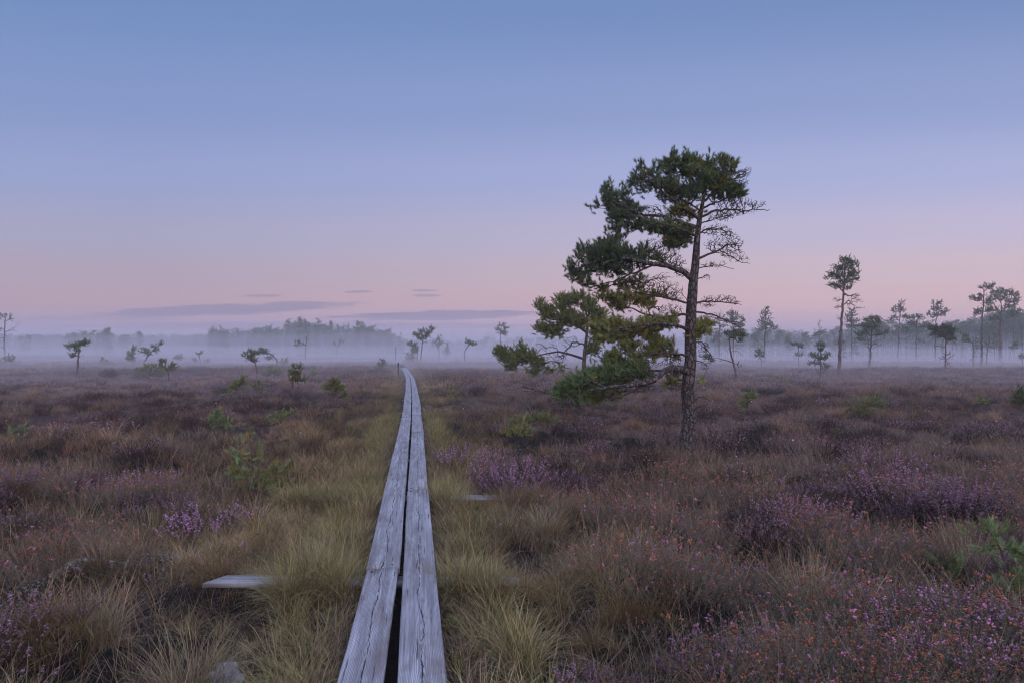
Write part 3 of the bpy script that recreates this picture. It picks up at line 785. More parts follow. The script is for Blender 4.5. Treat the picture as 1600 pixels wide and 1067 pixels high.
px_tree('pine_tree', 'crooked smaller pine behind the big pine, bough reaching far left over the mist', 'tree', (915, 642),
        [(915, 643), (910, 620), (912, 600), (912, 575), (914, 545), (917, 520), (918, 500), (914, 480)], (4.8, 1.2),
        [(845, 479, 7, 8), (858, 490, 14, 11), (879, 474, 12, 11), (897, 470, 9, 10), (908, 464, 4, 7), (920, 478, 11, 12), (849, 514, 10, 9), (868, 517, 17, 9),
         (886, 498, 18, 13), (908, 503, 14, 12), (932, 495, 14, 12), (940, 525, 16, 9), (925, 545, 10, 10), (950, 560, 12, 8),
         (783, 551, 11, 7), (800, 560, 18, 10), (824, 560, 16, 9), (843, 566, 11, 8), (816, 546, 9, 5), (833, 580, 10, 4), (858, 578, 6, 4), (800, 575, 10, 4),
         (930, 622, 14, 8), (960, 618, 12, 6), (880, 575, 6, 3)],
        dead=[(850, 542, 20, 8), (870, 560, 22, 10), (890, 535, 16, 10), (815, 603, 30, 11), (850, 612, 28, 8), (885, 618, 20, 8), (900, 640, 24, 5), (950, 635, 20, 8), (940, 580, 18, 10)],
        limbs=[[(911, 560), (893, 554), (873, 549), (850, 553), (828, 560)], [(917, 520), (900, 508), (880, 500), (862, 500)], [(909, 625), (880, 618), (850, 612), (815, 603)]],
        dens=.15, green=YG * 1.1, yellow=.14, seed=2, each=3, per=36, nl=.068, dead_dens=.06, nw=.0085)

# ---- dwarf pines, shrubs and saplings out on the bog: (name, label, cat, base, trunk, r, foliage, dead, kwargs)
TREES = [
 ('pine_tree', 'tall thin umbrella-topped pine at the left edge of the bog', 'tree', (7, 561), [(7, 561), (7, 540), (7, 515), (8, 498)], (1.5, .7),
  [(6, 494, 12, 3), (16, 498, 8, 3), (-3, 498, 6, 3), (4, 514, 4, 2)], [(20, 514, 8, 6), (30, 506, 3, 3), (0, 525, 6, 5), (0, 545, 7, 6)], dict(seed=3, Y=125)),
 ('pine_tree', 'small dark flat-topped pine alone on the left of the bog', 'tree', (120, 589), [(120, 590), (121, 575), (122, 560), (124, 546)], (1.7, .9),
  [(133, 536, 7, 4), (125, 539, 6, 4), (114, 541, 6, 4), (108, 543, 4, 2.5), (119, 548, 4, 4), (113, 556, 4, 2.5), (118, 556, 3, 2)],
  [(129, 556, 5, 3), (126, 566, 4, 3), (127, 572, 4, 4), (132, 579, 6, 2)], dict(seed=4, dens=.22)),
 ('pine_sapling', 'feathery young pine left of the leaning tree in the mist', 'sapling', (205, 570), [(205, 571), (206, 555), (208, 541)], (1, .4),
  [(208, 545, 2.5, 5), (205, 555, 5, 5), (204, 563, 8, 5)], [], dict(seed=5, dens=.18, green=YG)),
 ('pine_tree', 'crooked pine leaning right with its crown drawn out in mist, left of the bog', 'tree', (225, 572), [(225, 573), (225, 565), (231, 556), (240, 546), (248, 540), (254, 537)], (1.4, .6),
  [(226, 548, 5, 3), (231, 552, 6, 4), (243, 546, 4, 5), (251, 538, 4, 2.5), (240, 542, 3, 2)], [(255, 537, 4, 3), (226, 562, 6, 2)], dict(seed=6, Y=75, dens=.16)),
 ('shrub', 'broad low bushy pine on the left, spreading wide over the heather', 'shrub', (232, 592), [(232, 594), (233, 587), (236, 580)], (1.6, .8),
  [(215, 583, 8, 6), (235, 578, 14, 8), (250, 582, 10, 8), (228, 587, 14, 5)], [], dict(seed=7, dens=.12, green=YG * .9)),
 ('pine_tree', 'stunted two-crowned pine beside the broad bushy pine on the left', 'tree', (264, 612), [(264, 613), (264, 598), (263, 582), (258, 572)], (1.1, .8),
  [(255, 565, 6, 4), (251, 571, 4, 3), (272, 572, 7, 3.5), (263, 577, 8, 4)], [(262, 590, 5, 6)], dict(seed=8, Y=34, dens=.2, green=YG * .8)),
 ('shrub', 'dark round heather bush right of the flat-topped pine on the left', 'shrub', (172, 590), [(172, 591), (172, 585)], (.8, .5),
  [(165, 586, 10, 4), (180, 586, 9, 4), (172, 583, 9, 3)], [(172, 584, 14, 5)], dict(seed=9, dens=.2, green=np.array([.05, .035, .045]), yellow=0)),
 ('pine_tree', 'tiny crooked pine among low bushes mid-left in the mist', 'tree', (313, 570), [(313, 571), (312, 560), (310, 551)], (1.1, .5),
  [(312, 552, 3, 1.8), (306, 565, 3.5, 3), (321, 566, 4, 2.5)], [(309, 557, 4, 3)], dict(seed=10, Y=85, dens=.25)),
 ('shrub', 'pale misty bush standing left of the tiny crooked pine', 'shrub', (277, 565), [(277, 566), (277, 560)], (.6, .4), [(278, 560, 6, 3.5)], [], dict(seed=11, Y=95, dens=.2)),
 ('pine_tree', 'small pine with tufted crown bent left, nearer of the bent pair mid-left', 'tree', (401, 590), [(402, 591), (401, 577), (399, 567), (394, 562), (391, 556)], (1.4, .7),
  [(384, 555, 4, 3), (391, 550, 3, 3), (396, 553, 4, 4), (391, 559, 5, 4), (397, 563, 4, 4)], [(398, 569, 3, 4)], dict(seed=12, dens=.25)),
 ('pine_tree', 'arched pine bowing low to the left behind the tufted bent pine', 'tree', (431, 573), [(431, 574), (433, 562), (427, 556), (420, 552), (411, 549), (403, 552)], (1.3, .6),
  [(403, 552, 5, 3), (399, 553, 3, 2), (415, 551, 4, 3), (421, 560, 4, 2.5), (410, 548, 4, 2)], [(412, 547, 6, 3), (421, 546, 4, 4), (425, 553, 4, 3)], dict(seed=13, Y=66, dens=.25)),
 ('shrub', 'green bushy pine shrub at the foot of the arched pine', 'shrub', (428, 590), [(428, 592), (428, 580)], (1, .5), [(428, 580, 11, 7), (416, 585, 7, 6), (436, 584, 8, 4)], [], dict(seed=14, dens=.13, green=YG)),
 ('shrub', 'small pale bush right of the arched pine', 'shrub', (441, 573), [(441, 574), (443, 567)], (.7, .4), [(442, 568, 6, 3.5), (446, 564, 3, 2)], [], dict(seed=15, Y=68, dens=.2, green=YG)),
 ('pine_sapling', 'slim young pine with ragged upright crown, mid-left of the boardwalk', 'sapling', (457, 620), [(457, 621), (457, 605), (456, 592), (459, 575)], (1.1, .6),
  [(459, 574, 2.5, 4), (467, 574, 3, 4), (456, 583, 5, 3.5), (464, 584, 5, 4), (460, 592, 8, 4), (472, 594, 5, 3)], [(450, 600, 6, 4)], dict(seed=16, dens=.22, green=YG * .9)),
 ('pine_sapling', 'pale grey-green thin sapling behind the slim ragged pine', 'sapling', (402, 616), [(402, 617), (402, 606), (404, 597)], (.6, .4), [(405, 600, 6, 4), (396, 606, 6, 4), (408, 608, 7, 3), (415, 615, 6, 2)], [], dict(seed=17, dens=.09, green=YG)),
 ('pine_sapling', 'bright green little pine on the left with flat layered twigs', 'sapling', (365, 622), [(365, 624), (368, 612), (374, 600)], (1.1, .6), [(374, 598, 9, 4), (380, 593, 4, 4), (370, 605, 10, 4), (357, 618, 12, 2.5)], [], dict(seed=18, dens=.17, green=YG * 1.1)),
 ('pine_tree', 'dead misty pine with thin twigs to its left, in front of the far wood', 'tree', (477, 564), [(477, 565), (477, 548), (478, 535), (481, 523)], (.9, .4),
  [(463, 539, 5, 1.6), (467, 534, 4, 1.5)], [(466, 538, 10, 5), (478, 532, 5, 8), (469, 555, 7, 1.5)], dict(seed=19, Y=110, dens=.16, dead_dens=.12)),
 ('pine_tree', 'faint fork-topped snag in the mist between the dead pine and the boardwalk', 'tree', (525, 563), [(525, 564), (526, 550), (527, 542)], (.7, .4), [(522, 537, 3, 1.2), (533, 534, 3, 1.5)], [(527, 538, 7, 3)], dict(seed=20, Y=130, dens=.2)),
 ('pine_sapling', 'round-topped young pine left of the boardwalk at mid distance', 'sapling', (530, 628), [(530, 630), (526, 617), (521, 604)], (1.2, .7), [(521, 598, 6, 4), (513, 605, 7, 4), (528, 607, 7, 5), (536, 618, 6, 3), (522, 603, 8, 4)], [], dict(seed=21, dens=.22, green=YG * .9)),
 ('shrub', 'low flat tuft of pine twigs left of the round-topped young pine', 'shrub', (492, 590), [(492, 591), (492, 585)], (.6, .4), [(492, 584, 9, 2.5), (490, 580, 4, 2)], [], dict(seed=22, dens=.2, green=YG)),
 ('spruce_sapling', 'small pointed dark conifer just left of the marker post', 'sapling', (595, 582), [(595, 583), (597, 572), (598, 562)], (.8, .3), [(598, 565, 2, 3), (597, 571, 6, 3), (594, 577, 9, 4)], [], dict(seed=23, dens=.22)),
 ('shrub', 'low dark bush between the pointed conifer and the marker post', 'shrub', (612, 579), [(612, 580), (612, 576)], (.6, .4), [(611, 575, 9, 3), (625, 573, 6, 2.5)], [], dict(seed=24, Y=58, dens=.2, green=YG * .6)),
 ('pine_tree', 'misty pine by the end of the boardwalk, crown swept up to the right', 'tree', (657, 568), [(657, 568), (658, 552), (660, 536), (662, 525)], (1.2, .6),
  [(651, 523, 4, 3), (657, 528, 5, 4), (660, 519, 4, 3), (668, 521, 5, 4), (673, 515, 4, 3), (665, 528, 5, 3)], [(665, 535, 6, 4)], dict(seed=25, Y=92, dens=.2)),
 ('pine_tree', 'shorter drooping pine left of the swept-up pine at the boardwalk end', 'tree', (653, 567), [(653, 568), (652, 555), (651, 544)], (.9, .6), [(643, 539, 4, 2), (648, 541, 4, 3), (651, 547, 3, 4), (646, 548, 3, 3)], [], dict(seed=26, Y=90, dens=.2)),
 ('shrub', 'round misty bush where the boardwalk disappears', 'shrub', (643, 569), [(643, 569), (643, 558)], (.9, .5), [(642, 560, 7, 7), (645, 552, 4, 5), (640, 565, 7, 4)], [], dict(seed=27, Y=88, dens=.13, green=YG)),
 ('pine_tree', 'faint pine with two thin trunks right of the boardwalk end', 'tree', (685, 562), [(685, 562), (686, 548), (686, 532)], (.8, .4), [(686, 530, 3, 3), (681, 536, 4, 2), (688, 538, 3, 3), (684, 541, 5, 2)], [(683, 552, 3, 8)], dict(seed=28, Y=125, dens=.16)),
 ('spruce_sapling', 'narrow pointed conifer fading in mist right of the two-trunked pine', 'sapling', (697, 560), [(697, 560), (698, 545), (698, 537)], (.6, .3), [(698, 540, 1.5, 3), (698, 547, 3, 4), (697, 553, 4, 3)], [], dict(seed=29, Y=130, dens=.2)),
 ('pine_tree', 'bent-topped little pine with its tuft to the right, left of the big pine', 'tree', (726, 569), [(726, 569), (726, 558), (727, 546), (730, 542), (734, 538)], (1, .6), [(732, 536, 4, 2.2), (738, 538, 5, 2)], [(724, 555, 3, 3)], dict(seed=30, Y=88, dens=.3)),
 ('pine_tree', 'tiered slender pine in the mist standing tall against the cloud bank', 'tree', (782, 560), [(782, 560), (782, 540), (782, 520), (783, 509)], (.9, .4), [(784, 508, 4, 2), (778, 516, 5, 1.5), (790, 514, 4, 1.8), (784, 521, 5, 2.5), (788, 523, 3, 2)], [], dict(seed=31, Y=140, dens=.25)),
 ('pine_tree', 'small dark-crowned pine leaning left, just right of the big pine', 'tree', (1150, 597), [(1150, 598), (1149, 580), (1145, 564), (1141, 548), (1140, 532)], (1.7, 1.0),
  [(1150, 519, 8, 4), (1158, 523, 8, 4), (1145, 526, 6, 4), (1137, 521, 5, 3), (1163, 525, 4, 3), (1156, 532, 5, 2.5), (1104, 558, 8, 3), (1112, 563, 3, 3), (1153, 571, 2, 3)],
  [(1128, 532, 8, 3), (1156, 554, 6, 3), (1130, 563, 10, 2), (1142, 545, 8, 4)], dict(seed=32, dens=.24, limbs=[[(1148, 568), (1135, 563), (1120, 559), (1105, 558)]])),
 ('pine_tree', 'tiny thin pine right of the dark-crowned leaning pine', 'tree', (1191, 577), [(1191, 578), (1190, 566), (1187, 556)], (.8, .5), [(1187, 551, 5, 3), (1190, 556, 5, 3), (1184, 556, 3, 2)], [(1196, 562, 5, 5)], dict(seed=33, Y=62, dens=.2)),
 ('pine_tree', 'tall tiered pine rising over the misty wood, nearest the big pine', 'tree', (1195, 562), [(1195, 562), (1195, 530), (1196, 500), (1196, 484)], (1.5, .6),
  [(1196, 484, 5, 3), (1194, 490, 7, 3), (1193, 500, 9, 4), (1197, 507, 11, 4), (1205, 510, 7, 3), (1194, 515, 12, 4), (1210, 513, 5, 3)], [(1204, 498, 7, 3)], dict(seed=34, Y=105, dens=.11)),
 ('pine_tree', 'ragged misty pine half hidden behind the dead twigs of the big pine', 'tree', (1146, 562), [(1146, 562), (1146, 530), (1145, 495)], (1.2, .6), [(1144, 491, 8, 4), (1150, 498, 10, 4), (1140, 502, 8, 4), (1152, 508, 12, 4), (1160, 500, 4, 3)], [], dict(seed=35, Y=100, dens=.12)),
 ('pine_tree', 'bare thin-topped pine closest to the big trunk in the misty wood', 'tree', (1124, 562), [(1124, 562), (1124, 530), (1124, 490)], (1, .5), [(1124, 500, 7, 3), (1128, 510, 9, 3), (1118, 506, 6, 3)], [(1124, 490, 4, 8)], dict(seed=36, Y=110, dens=.1)),
 ('pine_tree', 'flat two-tiered little pine left of the bushy pine', 'tree', (1248, 574), [(1248, 574), (1248, 556), (1248, 542)], (.9, .6), [(1242, 539, 6, 1.8), (1250, 541, 5, 2.5), (1248, 555, 5, 2)], [], dict(seed=37, Y=68, dens=.25)),
 ('pine_tree', 'thin dead-topped spire in the wood above the bushy pine', 'tree', (1280, 562), [(1280, 562), (1280, 530), (1280, 500)], (.9, .3), [(1281, 521, 5, 4)], [(1280, 505, 5, 8), (1279, 515, 6, 4)], dict(seed=38, Y=110, dens=.1)),
 ('pine_tree', 'bushy many-stemmed small pine at the foot of the tall bare-trunked pine', 'tree', (1281, 590), [(1281, 591), (1282, 575), (1282, 560), (1282, 545)], (1.3, .7),
  [(1282, 541, 7, 4), (1281, 548, 6, 3), (1273, 556, 9, 3.5), (1292, 555, 7, 3), (1284, 560, 10, 4), (1270, 567, 7, 3), (1292, 574, 9, 4), (1280, 568, 8, 3)], [(1276, 578, 7, 6), (1290, 580, 8, 4)], dict(seed=39, dens=.14, green=GREEN, limbs=[[(1281, 588), (1275, 578), (1272, 568)], [(1281, 586), (1288, 579), (1296, 575)]])),
 ('pine_tree', 'tall bare-trunked pine with a dense dark crown high above the misty wood', 'tree', (1311, 585), [(1311, 586), (1312, 565), (1313, 530), (1316, 490), (1318, 460), (1320, 430), (1321, 410)], (2.9, .9),
  [(1318, 407, 6, 5), (1327, 409, 8, 6), (1334, 415, 7, 4), (1322, 418, 11, 6), (1309, 420, 7, 5), (1335, 427, 7, 5), (1328, 430, 10, 5), (1312, 432, 10, 6), (1300, 429, 6, 4), (1294, 434, 4, 2.5), (1322, 440, 12, 5), (1338, 438, 5, 2.5), (1301, 446, 6, 4), (1312, 449, 9, 4), (1326, 450, 7, 3)],
  [(1330, 462, 16, 5), (1338, 470, 14, 5), (1343, 481, 9, 3), (1328, 475, 10, 4), (1307, 468, 8, 6), (1308, 480, 6, 6), (1308, 496, 5, 4), (1310, 538, 5, 2), (1318, 532, 4, 3), (1318, 556, 4, 2)], dict(seed=40, dens=.15, green=GREEN * .8, yellow=.03, each=2, dead_dens=.14)),
 ('pine_tree', 'medium round-crowned pine standing right of the tall bare-trunked pine', 'tree', (1358, 577), [(1358, 578), (1359, 560), (1361, 540), (1362, 522)], (1.9, .9),
  [(1366, 501, 10, 5), (1356, 503, 6, 4), (1375, 504, 5, 4), (1352, 510, 8, 5), (1366, 511, 10, 5), (1344, 522, 7, 4), (1354, 520, 7, 4), (1372, 522, 8, 4), (1384, 520, 7, 3), (1345, 530, 6, 3)], [(1358, 533, 14, 5), (1372, 540, 10, 5), (1360, 562, 5, 5), (1354, 545, 5, 5)], dict(seed=41, Y=60, dens=.14)),
 ('pine_tree', 'pointed misty pine directly behind the tall bare-trunked pine', 'tree', (1331, 562), [(1331, 562), (1331, 520), (1331, 486)], (1.3, .5), [(1331, 487, 5, 4), (1330, 495, 8, 4), (1331, 503, 10, 4), (1332, 510, 11, 4)], [], dict(seed=42, Y=100, dens=.12)),
 ('pine_tree', 'slender tiered pine in mist between the round-crowned pine and the shaggy dark pine', 'tree', (1403, 561), [(1403, 562), (1404, 530), (1406, 495), (1409, 473)], (1.1, .4),
  [(1409, 473, 3, 2.5), (1405, 480, 6, 2.5), (1400, 486, 7, 2.5), (1410, 486, 5, 3), (1396, 498, 6, 4), (1412, 496, 5, 3)], [], dict(seed=43, Y=105, dens=.14)),
 ('pine_tree', 'flat-branched misty pine left of the split-crowned pine', 'tree', (1431, 561), [(1431, 562), (1432, 530), (1433, 500)], (1.1, .5), [(1422, 497, 8, 3), (1434, 496, 7, 4), (1426, 506, 8, 4), (1440, 510, 6, 3), (1416, 515, 7, 4), (1446, 509, 5, 2), (1438, 532, 6, 2)], [(1436, 492, 5, 4)], dict(seed=44, Y=95, dens=.12)),
 ('pine_tree', 'misty pine with a split airy crown above the shaggy dark pine', 'tree', (1461, 562), [(1461, 562), (1462, 530), (1463, 500), (1465, 474)], (1.1, .5),
  [(1465, 474, 6, 3), (1463, 483, 7, 4), (1453, 490, 5, 1.8), (1462, 494, 7, 3), (1477, 488, 5, 4), (1470, 492, 6, 2)], [], dict(seed=45, Y=95, dens=.15)),
 ('pine_tree', 'shaggy dark pine with a tuft jutting left, front of the wood on the right', 'tree', (1478, 585), [(1478, 586), (1478, 568), (1478, 548), (1478, 530)], (1.5, .8),
  [(1456, 514, 6, 4), (1464, 515, 6, 5), (1478, 512, 7, 5), (1485, 518, 7, 7), (1474, 524, 8, 5), (1486, 530, 7, 4), (1460, 523, 5, 3)], [(1484, 555, 8, 8), (1472, 560, 6, 6), (1484, 568, 7, 5), (1466, 540, 6, 3)], dict(seed=46, dens=.22, green=GREEN * .8, dead_dens=.12)),
 ('pine_tree', 'tall straight pine with an airy open top near the right edge', 'tree', (1534, 574), [(1534, 575), (1534, 540), (1535, 500), (1537, 475), (1538, 455)], (2.0, .7),
  [(1521, 466, 5, 2.5), (1529, 469, 5, 3), (1534, 463, 4, 3), (1535, 451, 4, 2), (1546, 450, 6, 3.5), (1551, 447, 3, 2), (1545, 470, 5, 2.5), (1530, 487, 6, 3), (1546, 486, 6, 3), (1527, 491, 5, 2.5)], [(1533, 478, 7, 6), (1534, 520, 6, 8), (1534, 555, 7, 6)], dict(seed=47, Y=66, dens=.18)),
 ('pine_tree', 'broad rounded pine crown rising highest in the wood at the right edge', 'tree', (1563, 564), [(1563, 565), (1563, 530), (1564, 500), (1565, 478)], (2.6, 1.0),
  [(1558, 459, 9, 5), (1567, 456, 8, 4), (1578, 459, 8, 4), (1586, 463, 6, 6), (1551, 466, 8, 4), (1567, 468, 9, 4), (1584, 472, 8, 5), (1546, 474, 6, 4), (1576, 480, 8, 4), (1553, 484, 8, 4), (1580, 492, 10, 5), (1556, 498, 9, 5), (1590, 488, 6, 5)], [], dict(seed=48, Y=88, dens=.13, limbs=[[(1563, 492), (1555, 478), (1549, 470)], [(1564, 490), (1575, 478), (1583, 468)], [(1564, 505), (1574, 498), (1584, 492)]])),
 ('pine_tree', 'small leaning pine with a side tuft left of the tall straight pine', 'tree', (1521, 575), [(1521, 576), (1521, 555), (1520, 532)], (1.1, .5), [(1512, 533, 6, 2.5), (1508, 526, 5, 1.8)], [(1524, 530, 6, 4), (1522, 550, 6, 10), (1517, 565, 5, 6)], dict(seed=49, Y=64, dens=.2)),
 ('pine_tree', 'bare curved stem close right of the tall straight pine', 'tree', (1541, 573), [(1541, 574), (1542, 555), (1546, 540), (1545, 520)], (.9, .5), [], [(1545, 530, 5, 6), (1543, 520, 3, 6)], dict(seed=50, Y=68)),
 ('pine_tree', 'faint spindly pine under the broad rounded crown', 'tree', (1577, 566), [(1577, 566), (1579, 550), (1584, 540)], (.7, .4), [(1586, 539, 4, 3), (1582, 544, 3, 2)], [], dict(seed=51, Y=95, dens=.2)),
 ('pine_sapling', 'dwarf pine cut by the right edge of the bog', 'sapling', (1597, 574), [(1597, 575), (1598, 563), (1600, 558)], (.7, .5), [(1599, 558, 5, 3)], [], dict(seed=52, Y=66, dens=.25)),
 ('shrub', 'dark green pine shrub at the right edge of the bog', 'shrub', (1598, 640), [(1598, 643), (1598, 625)], (1.4, .8), [(1594, 625, 9, 13), (1604, 618, 10, 14), (1590, 632, 8, 6)], [], dict(seed=53, dens=.12, green=GREEN * .8)),
 ('shrub', 'wide green pine shrub right of the big pine, in the open heather', 'shrub', (1348, 655), [(1348, 658), (1350, 640)], (1.4, .8), [(1330, 643, 14, 6), (1350, 632, 12, 6), (1368, 627, 10, 7), (1344, 645, 16, 7), (1376, 632, 6, 5)], [], dict(seed=54, dens=.075, green=YG)),
 ('pine_sapling', 'knee-high green pine shoot just behind and right of the big trunk', 'sapling', (1168, 648), [(1168, 651), (1169, 630)], (1, .6), [(1170, 621, 9, 6), (1163, 632, 9, 5), (1176, 617, 5, 4)], [], dict(seed=55, dens=.10, green=YG)),
 ('shrub', 'tiny yellow-green seedling in the heather on the far right', 'shrub', (1535, 640), [(1535, 642), (1535, 626)], (.6, .3), [(1535, 627, 4, 6)], [], dict(seed=56, dens=.15, green=OLIVE)),
 ('shrub', 'flat mat of pine twigs near the foot of the dark-crowned leaning pine', 'shrub', (1222, 596), [(1222, 597), (1222, 592)], (.6, .3), [(1222, 591, 13, 2.5)], [], dict(seed=57, dens=.18, green=YG)),
 ('shrub', 'low green bushes at the foot of the tall umbrella-topped pine, left edge', 'shrub', (16, 568), [(16, 569), (16, 562)], (.8, .4), [(14, 562, 9, 5), (26, 570, 12, 3), (5, 569, 12, 3)], [], dict(seed=58, Y=80, dens=.12, green=YG)),
 ('shrub', 'greyish bush with bare twigs left of the feathery young pine', 'shrub', (162, 574), [(162, 575), (162, 565)], (.6, .3), [(164, 568, 6, 3.5), (159, 564, 3, 3)], [], dict(seed=59, Y=72, dens=.14, green=YG)),
 ('pine_tree', 'ghostly small tree deep in the mist above the greyish bush', 'tree', (172, 560), [(172, 560), (172, 547)], (.5, .3), [(173, 545, 4, 3)], [(178, 550, 3, 5)], dict(seed=60, Y=150, dens=.15)),
 ('pine_sapling', 'pale sparse sapling a few steps right of the boardwalk', 'sapling', (712, 632), [(712, 634), (713, 615), (716, 602)], (.7, .4), [(716, 602, 8, 3), (705, 608, 9, 3), (710, 620, 10, 4)], [], dict(seed=61, dens=.05, green=YG * 1.2)),
 ('shrub', 'yellow-green pine shrub under the left boughs of the big pine', 'shrub', (822, 682), [(822, 686), (822, 668)], (1.2, .6), [(805, 660, 12, 6), (832, 655, 14, 7), (848, 655, 14, 6), (860, 658, 8, 5)], [], dict(seed=62, dens=.06, green=OLIVE * .6 + GREEN * .5, yellow=.2)),
 ('shrub', 'bright yellowish sprig in the purple heather left of the big pine', 'shrub', (808, 700), [(808, 704), (806, 688)], (.9, .5), [(797, 680, 7, 4), (812, 675, 10, 6), (822, 672, 7, 4)], [], dict(seed=63, dens=.07, green=OLIVE * 1.1, yellow=.3)),
]
for (nm, lb, ct, bs, tr, r, fo, de, kw) in TREES:
    px_tree(nm, lb, ct, bs, tr, r, fo, de, **kw)

# near saplings: long bottle-brush twigs
NEAR = [
 ('pine_sapling', 'young pine with golden inner needles in the heather left of the boardwalk', 'sapling', (397, 772), [(400, 778), (396, 745), (393, 715), (391, 690), (391, 678)], (1.6, .9),
  [(391, 678, 3, 5), (381, 688, 6, 4), (369, 712, 12, 4), (380, 720, 12, 5), (365, 736, 12, 4), (385, 742, 14, 7), (405, 706, 7, 5), (428, 738, 10, 6), (446, 732, 8, 8), (400, 757, 16, 6), (376, 764, 12, 7), (430, 755, 14, 6), (412, 745, 10, 8)], dict(seed=71, yellow=.45)),
 ('pine_sapling', 'green bristly young pine half sunk in grass, left above the golden one', 'sapling', (343, 672), [(343, 676), (342, 655), (339, 645)], (1.1, .7), [(339, 647, 7, 5), (331, 656, 7, 5), (345, 661, 10, 6), (354, 667, 8, 5), (338, 670, 10, 5)], dict(seed=72, yellow=.02)),
 ('pine_sapling', 'small yellow-flecked pine in pale grass, left of the boardwalk', 'sapling', (440, 662), [(440, 666), (441, 652)], (1, .6), [(428, 654, 8, 4), (441, 650, 9, 6), (450, 646, 6, 4), (436, 662, 9, 4)], dict(seed=73, yellow=.3)),
 ('pine_sapling', 'light green pine shoots standing at the left edge', 'sapling', (24, 692), [(24, 697), (24, 678)], (1.1, .7), [(15, 677, 7, 6), (38, 672, 7, 6), (28, 682, 12, 5), (14, 694, 9, 4)], dict(seed=74, yellow=.05)),
 ('pine_sapling', 'grey-green pine twigs above the right hand corner heather', 'sapling', (1483, 905), [(1483, 908), (1482, 888)], (1.6, 1), [(1487, 880, 11, 8), (1475, 886, 9, 6), (1472, 905, 10, 6)], dict(seed=75, yellow=.0)),
 ('pine_sapling', 'open branched young pine leaning in at the right edge, near the corner', 'sapling', (1575, 935), [(1577, 945), (1572, 900), (1566, 860), (1550, 835)], (2.2, 1.2),
  [(1549, 830, 7, 7), (1542, 856, 10, 7), (1572, 855, 8, 6), (1585, 865, 10, 8), (1598, 872, 9, 8), (1588, 915, 14, 8), (1575, 930, 16, 8), (1595, 940, 12, 9), (1600, 905, 12, 9), (1585, 950, 12, 6)], dict(seed=76, yellow=.08)),
]
for (nm, lb, ct, bs, tr, r, fo, kw) in NEAR:
    px_tree(nm, lb, ct, bs, tr, r, fo, (), nl=.045, per=90, each=2, dens=(.022 if bs[1] > 850 else .034) if bs[1] > 690 else .13, green=np.array([.20, .28, .14]), up=.35, nw=.0042, **kw)


# posts
def post(label, px, py0, py1, Y, w, cap):
    a = P(px, py0, Y); b = P(px, py1, Y); gz = float(ground_z(a[0], a[1])); H = b[2] - gz
    bm = MB(); n = 8; ang = np.linspace(0, 2 * math.pi, n, endpoint=False)
    rings = [(-.1, w), (H * .75, w * .93), (H * .752, w * (1.35 if cap else .9)), (H * .985, w * (1.3 if cap else .85)), (H, w * .6)]
    V = np.concatenate([np.stack([r * np.cos(ang), r * np.sin(ang), np.full(n, z)], -1) for z, r in rings] + [[[0, 0, H + .01]]])
    T = []
    for i in range(len(rings) - 1):
        for j in range(n):
            j2 = (j + 1) % n; T += [(i * n + j, i * n + j2, (i + 1) * n + j2), (i * n + j, (i + 1) * n + j2, (i + 1) * n + j)]
    T += [((len(rings) - 1) * n + j, (len(rings) - 1) * n + (j + 1) % n, len(rings) * n) for j in range(n)]
    bm.add(V, T, (.05, .05, .045)); o = bm.build('marker_post', M_TWIG); o.location = (a[0], a[1], gz); o.rotation_euler = (0, .02, 0)
    tag(o, label, 'post')


post('short dark marker post with a thicker head beside the far boardwalk', 622, 590, 566, 42, .045, True)
post('thin bare pole standing in the mist left of the boardwalk end', 618, 562, 541, 105, .07, False)


# ------------------------------------------------------------------ woods in the mist
def proto_tree(seed, H, crown0, width, n, kind='pine'):
    rg = np.random.default_rng(seed); sk = Skel()
    top = np.array([rg.normal(0, .03) * H, rg.normal(0, .03) * H, H])
    pts = resample([[0, 0, -.3], top * [.4, .4, .5], top], H / 14); sk.path(pts, -1, H * .012, H * .003)
    m = len(sk.p); mb = MB(); sk.tubes(mb, 6, (.10, .085, .085), rg=rg); trunk = mb
    tips = []
    for _ in range(n):
        nb = rg.random() ** .8 if kind == 'pine' else 1 - rg.random() ** .62
        z = H * (crown0 + (1 - crown0) * nb)
        w = width * (1 - nb) ** .9 + .04 * width if kind == 'spruce' else width * (.35 + .9 * math.sin(math.pi * min(1, .15 + nb * .85)))
        a = rg.random() * 2 * math.pi; c = np.array([math.cos(a), math.sin(a), 0]) * w * rg.random() ** .5 * rg.uniform(.5, 1)
        ctr = np.array([top[0] * z / H, top[1] * z / H, z]) + c
        jw = width * .28 if kind == 'pine' else .22 * w + .05
        for _k in range(5): tips.append(ctr + rg.normal(0, 1, 3) * np.array([.5, .5, .2]) * jw)
    for _ in range(int(n * .25)):                      # dead stubs down the stem
        z = H * rg.uniform(.06, crown0); a = rg.random() * 6.28; l = width * rg.uniform(.15, .55)
        tips.append(np.array([math.cos(a) * l, math.sin(a) * l, z]))
    tips = np.array(tips); k0 = int(n * 5)
    ends = grow(sk, 2, tips, H / 16, .1, rg)
    ends = [e for e in ends if sk.p[e][2] > H * (crown0 - .04)]
    tmp = MB(); sk.tubes(tmp, 3, TWIG, rmin=.012, rg=rg); v, t, c = tmp.arrays(); keep = np.arange(len(t)) >= (m - 1) * 6
    cr = MB(); cr.add(v, t[keep], c)
    B, D = shoots_from(sk, ends, .4, 2, .12, rg)
    needles(cr, B, D, .34, .26, .05, 9, leaf_cols(len(B), rg, GREEN, .05), rg)
    return trunk.arrays(), cr.arrays()


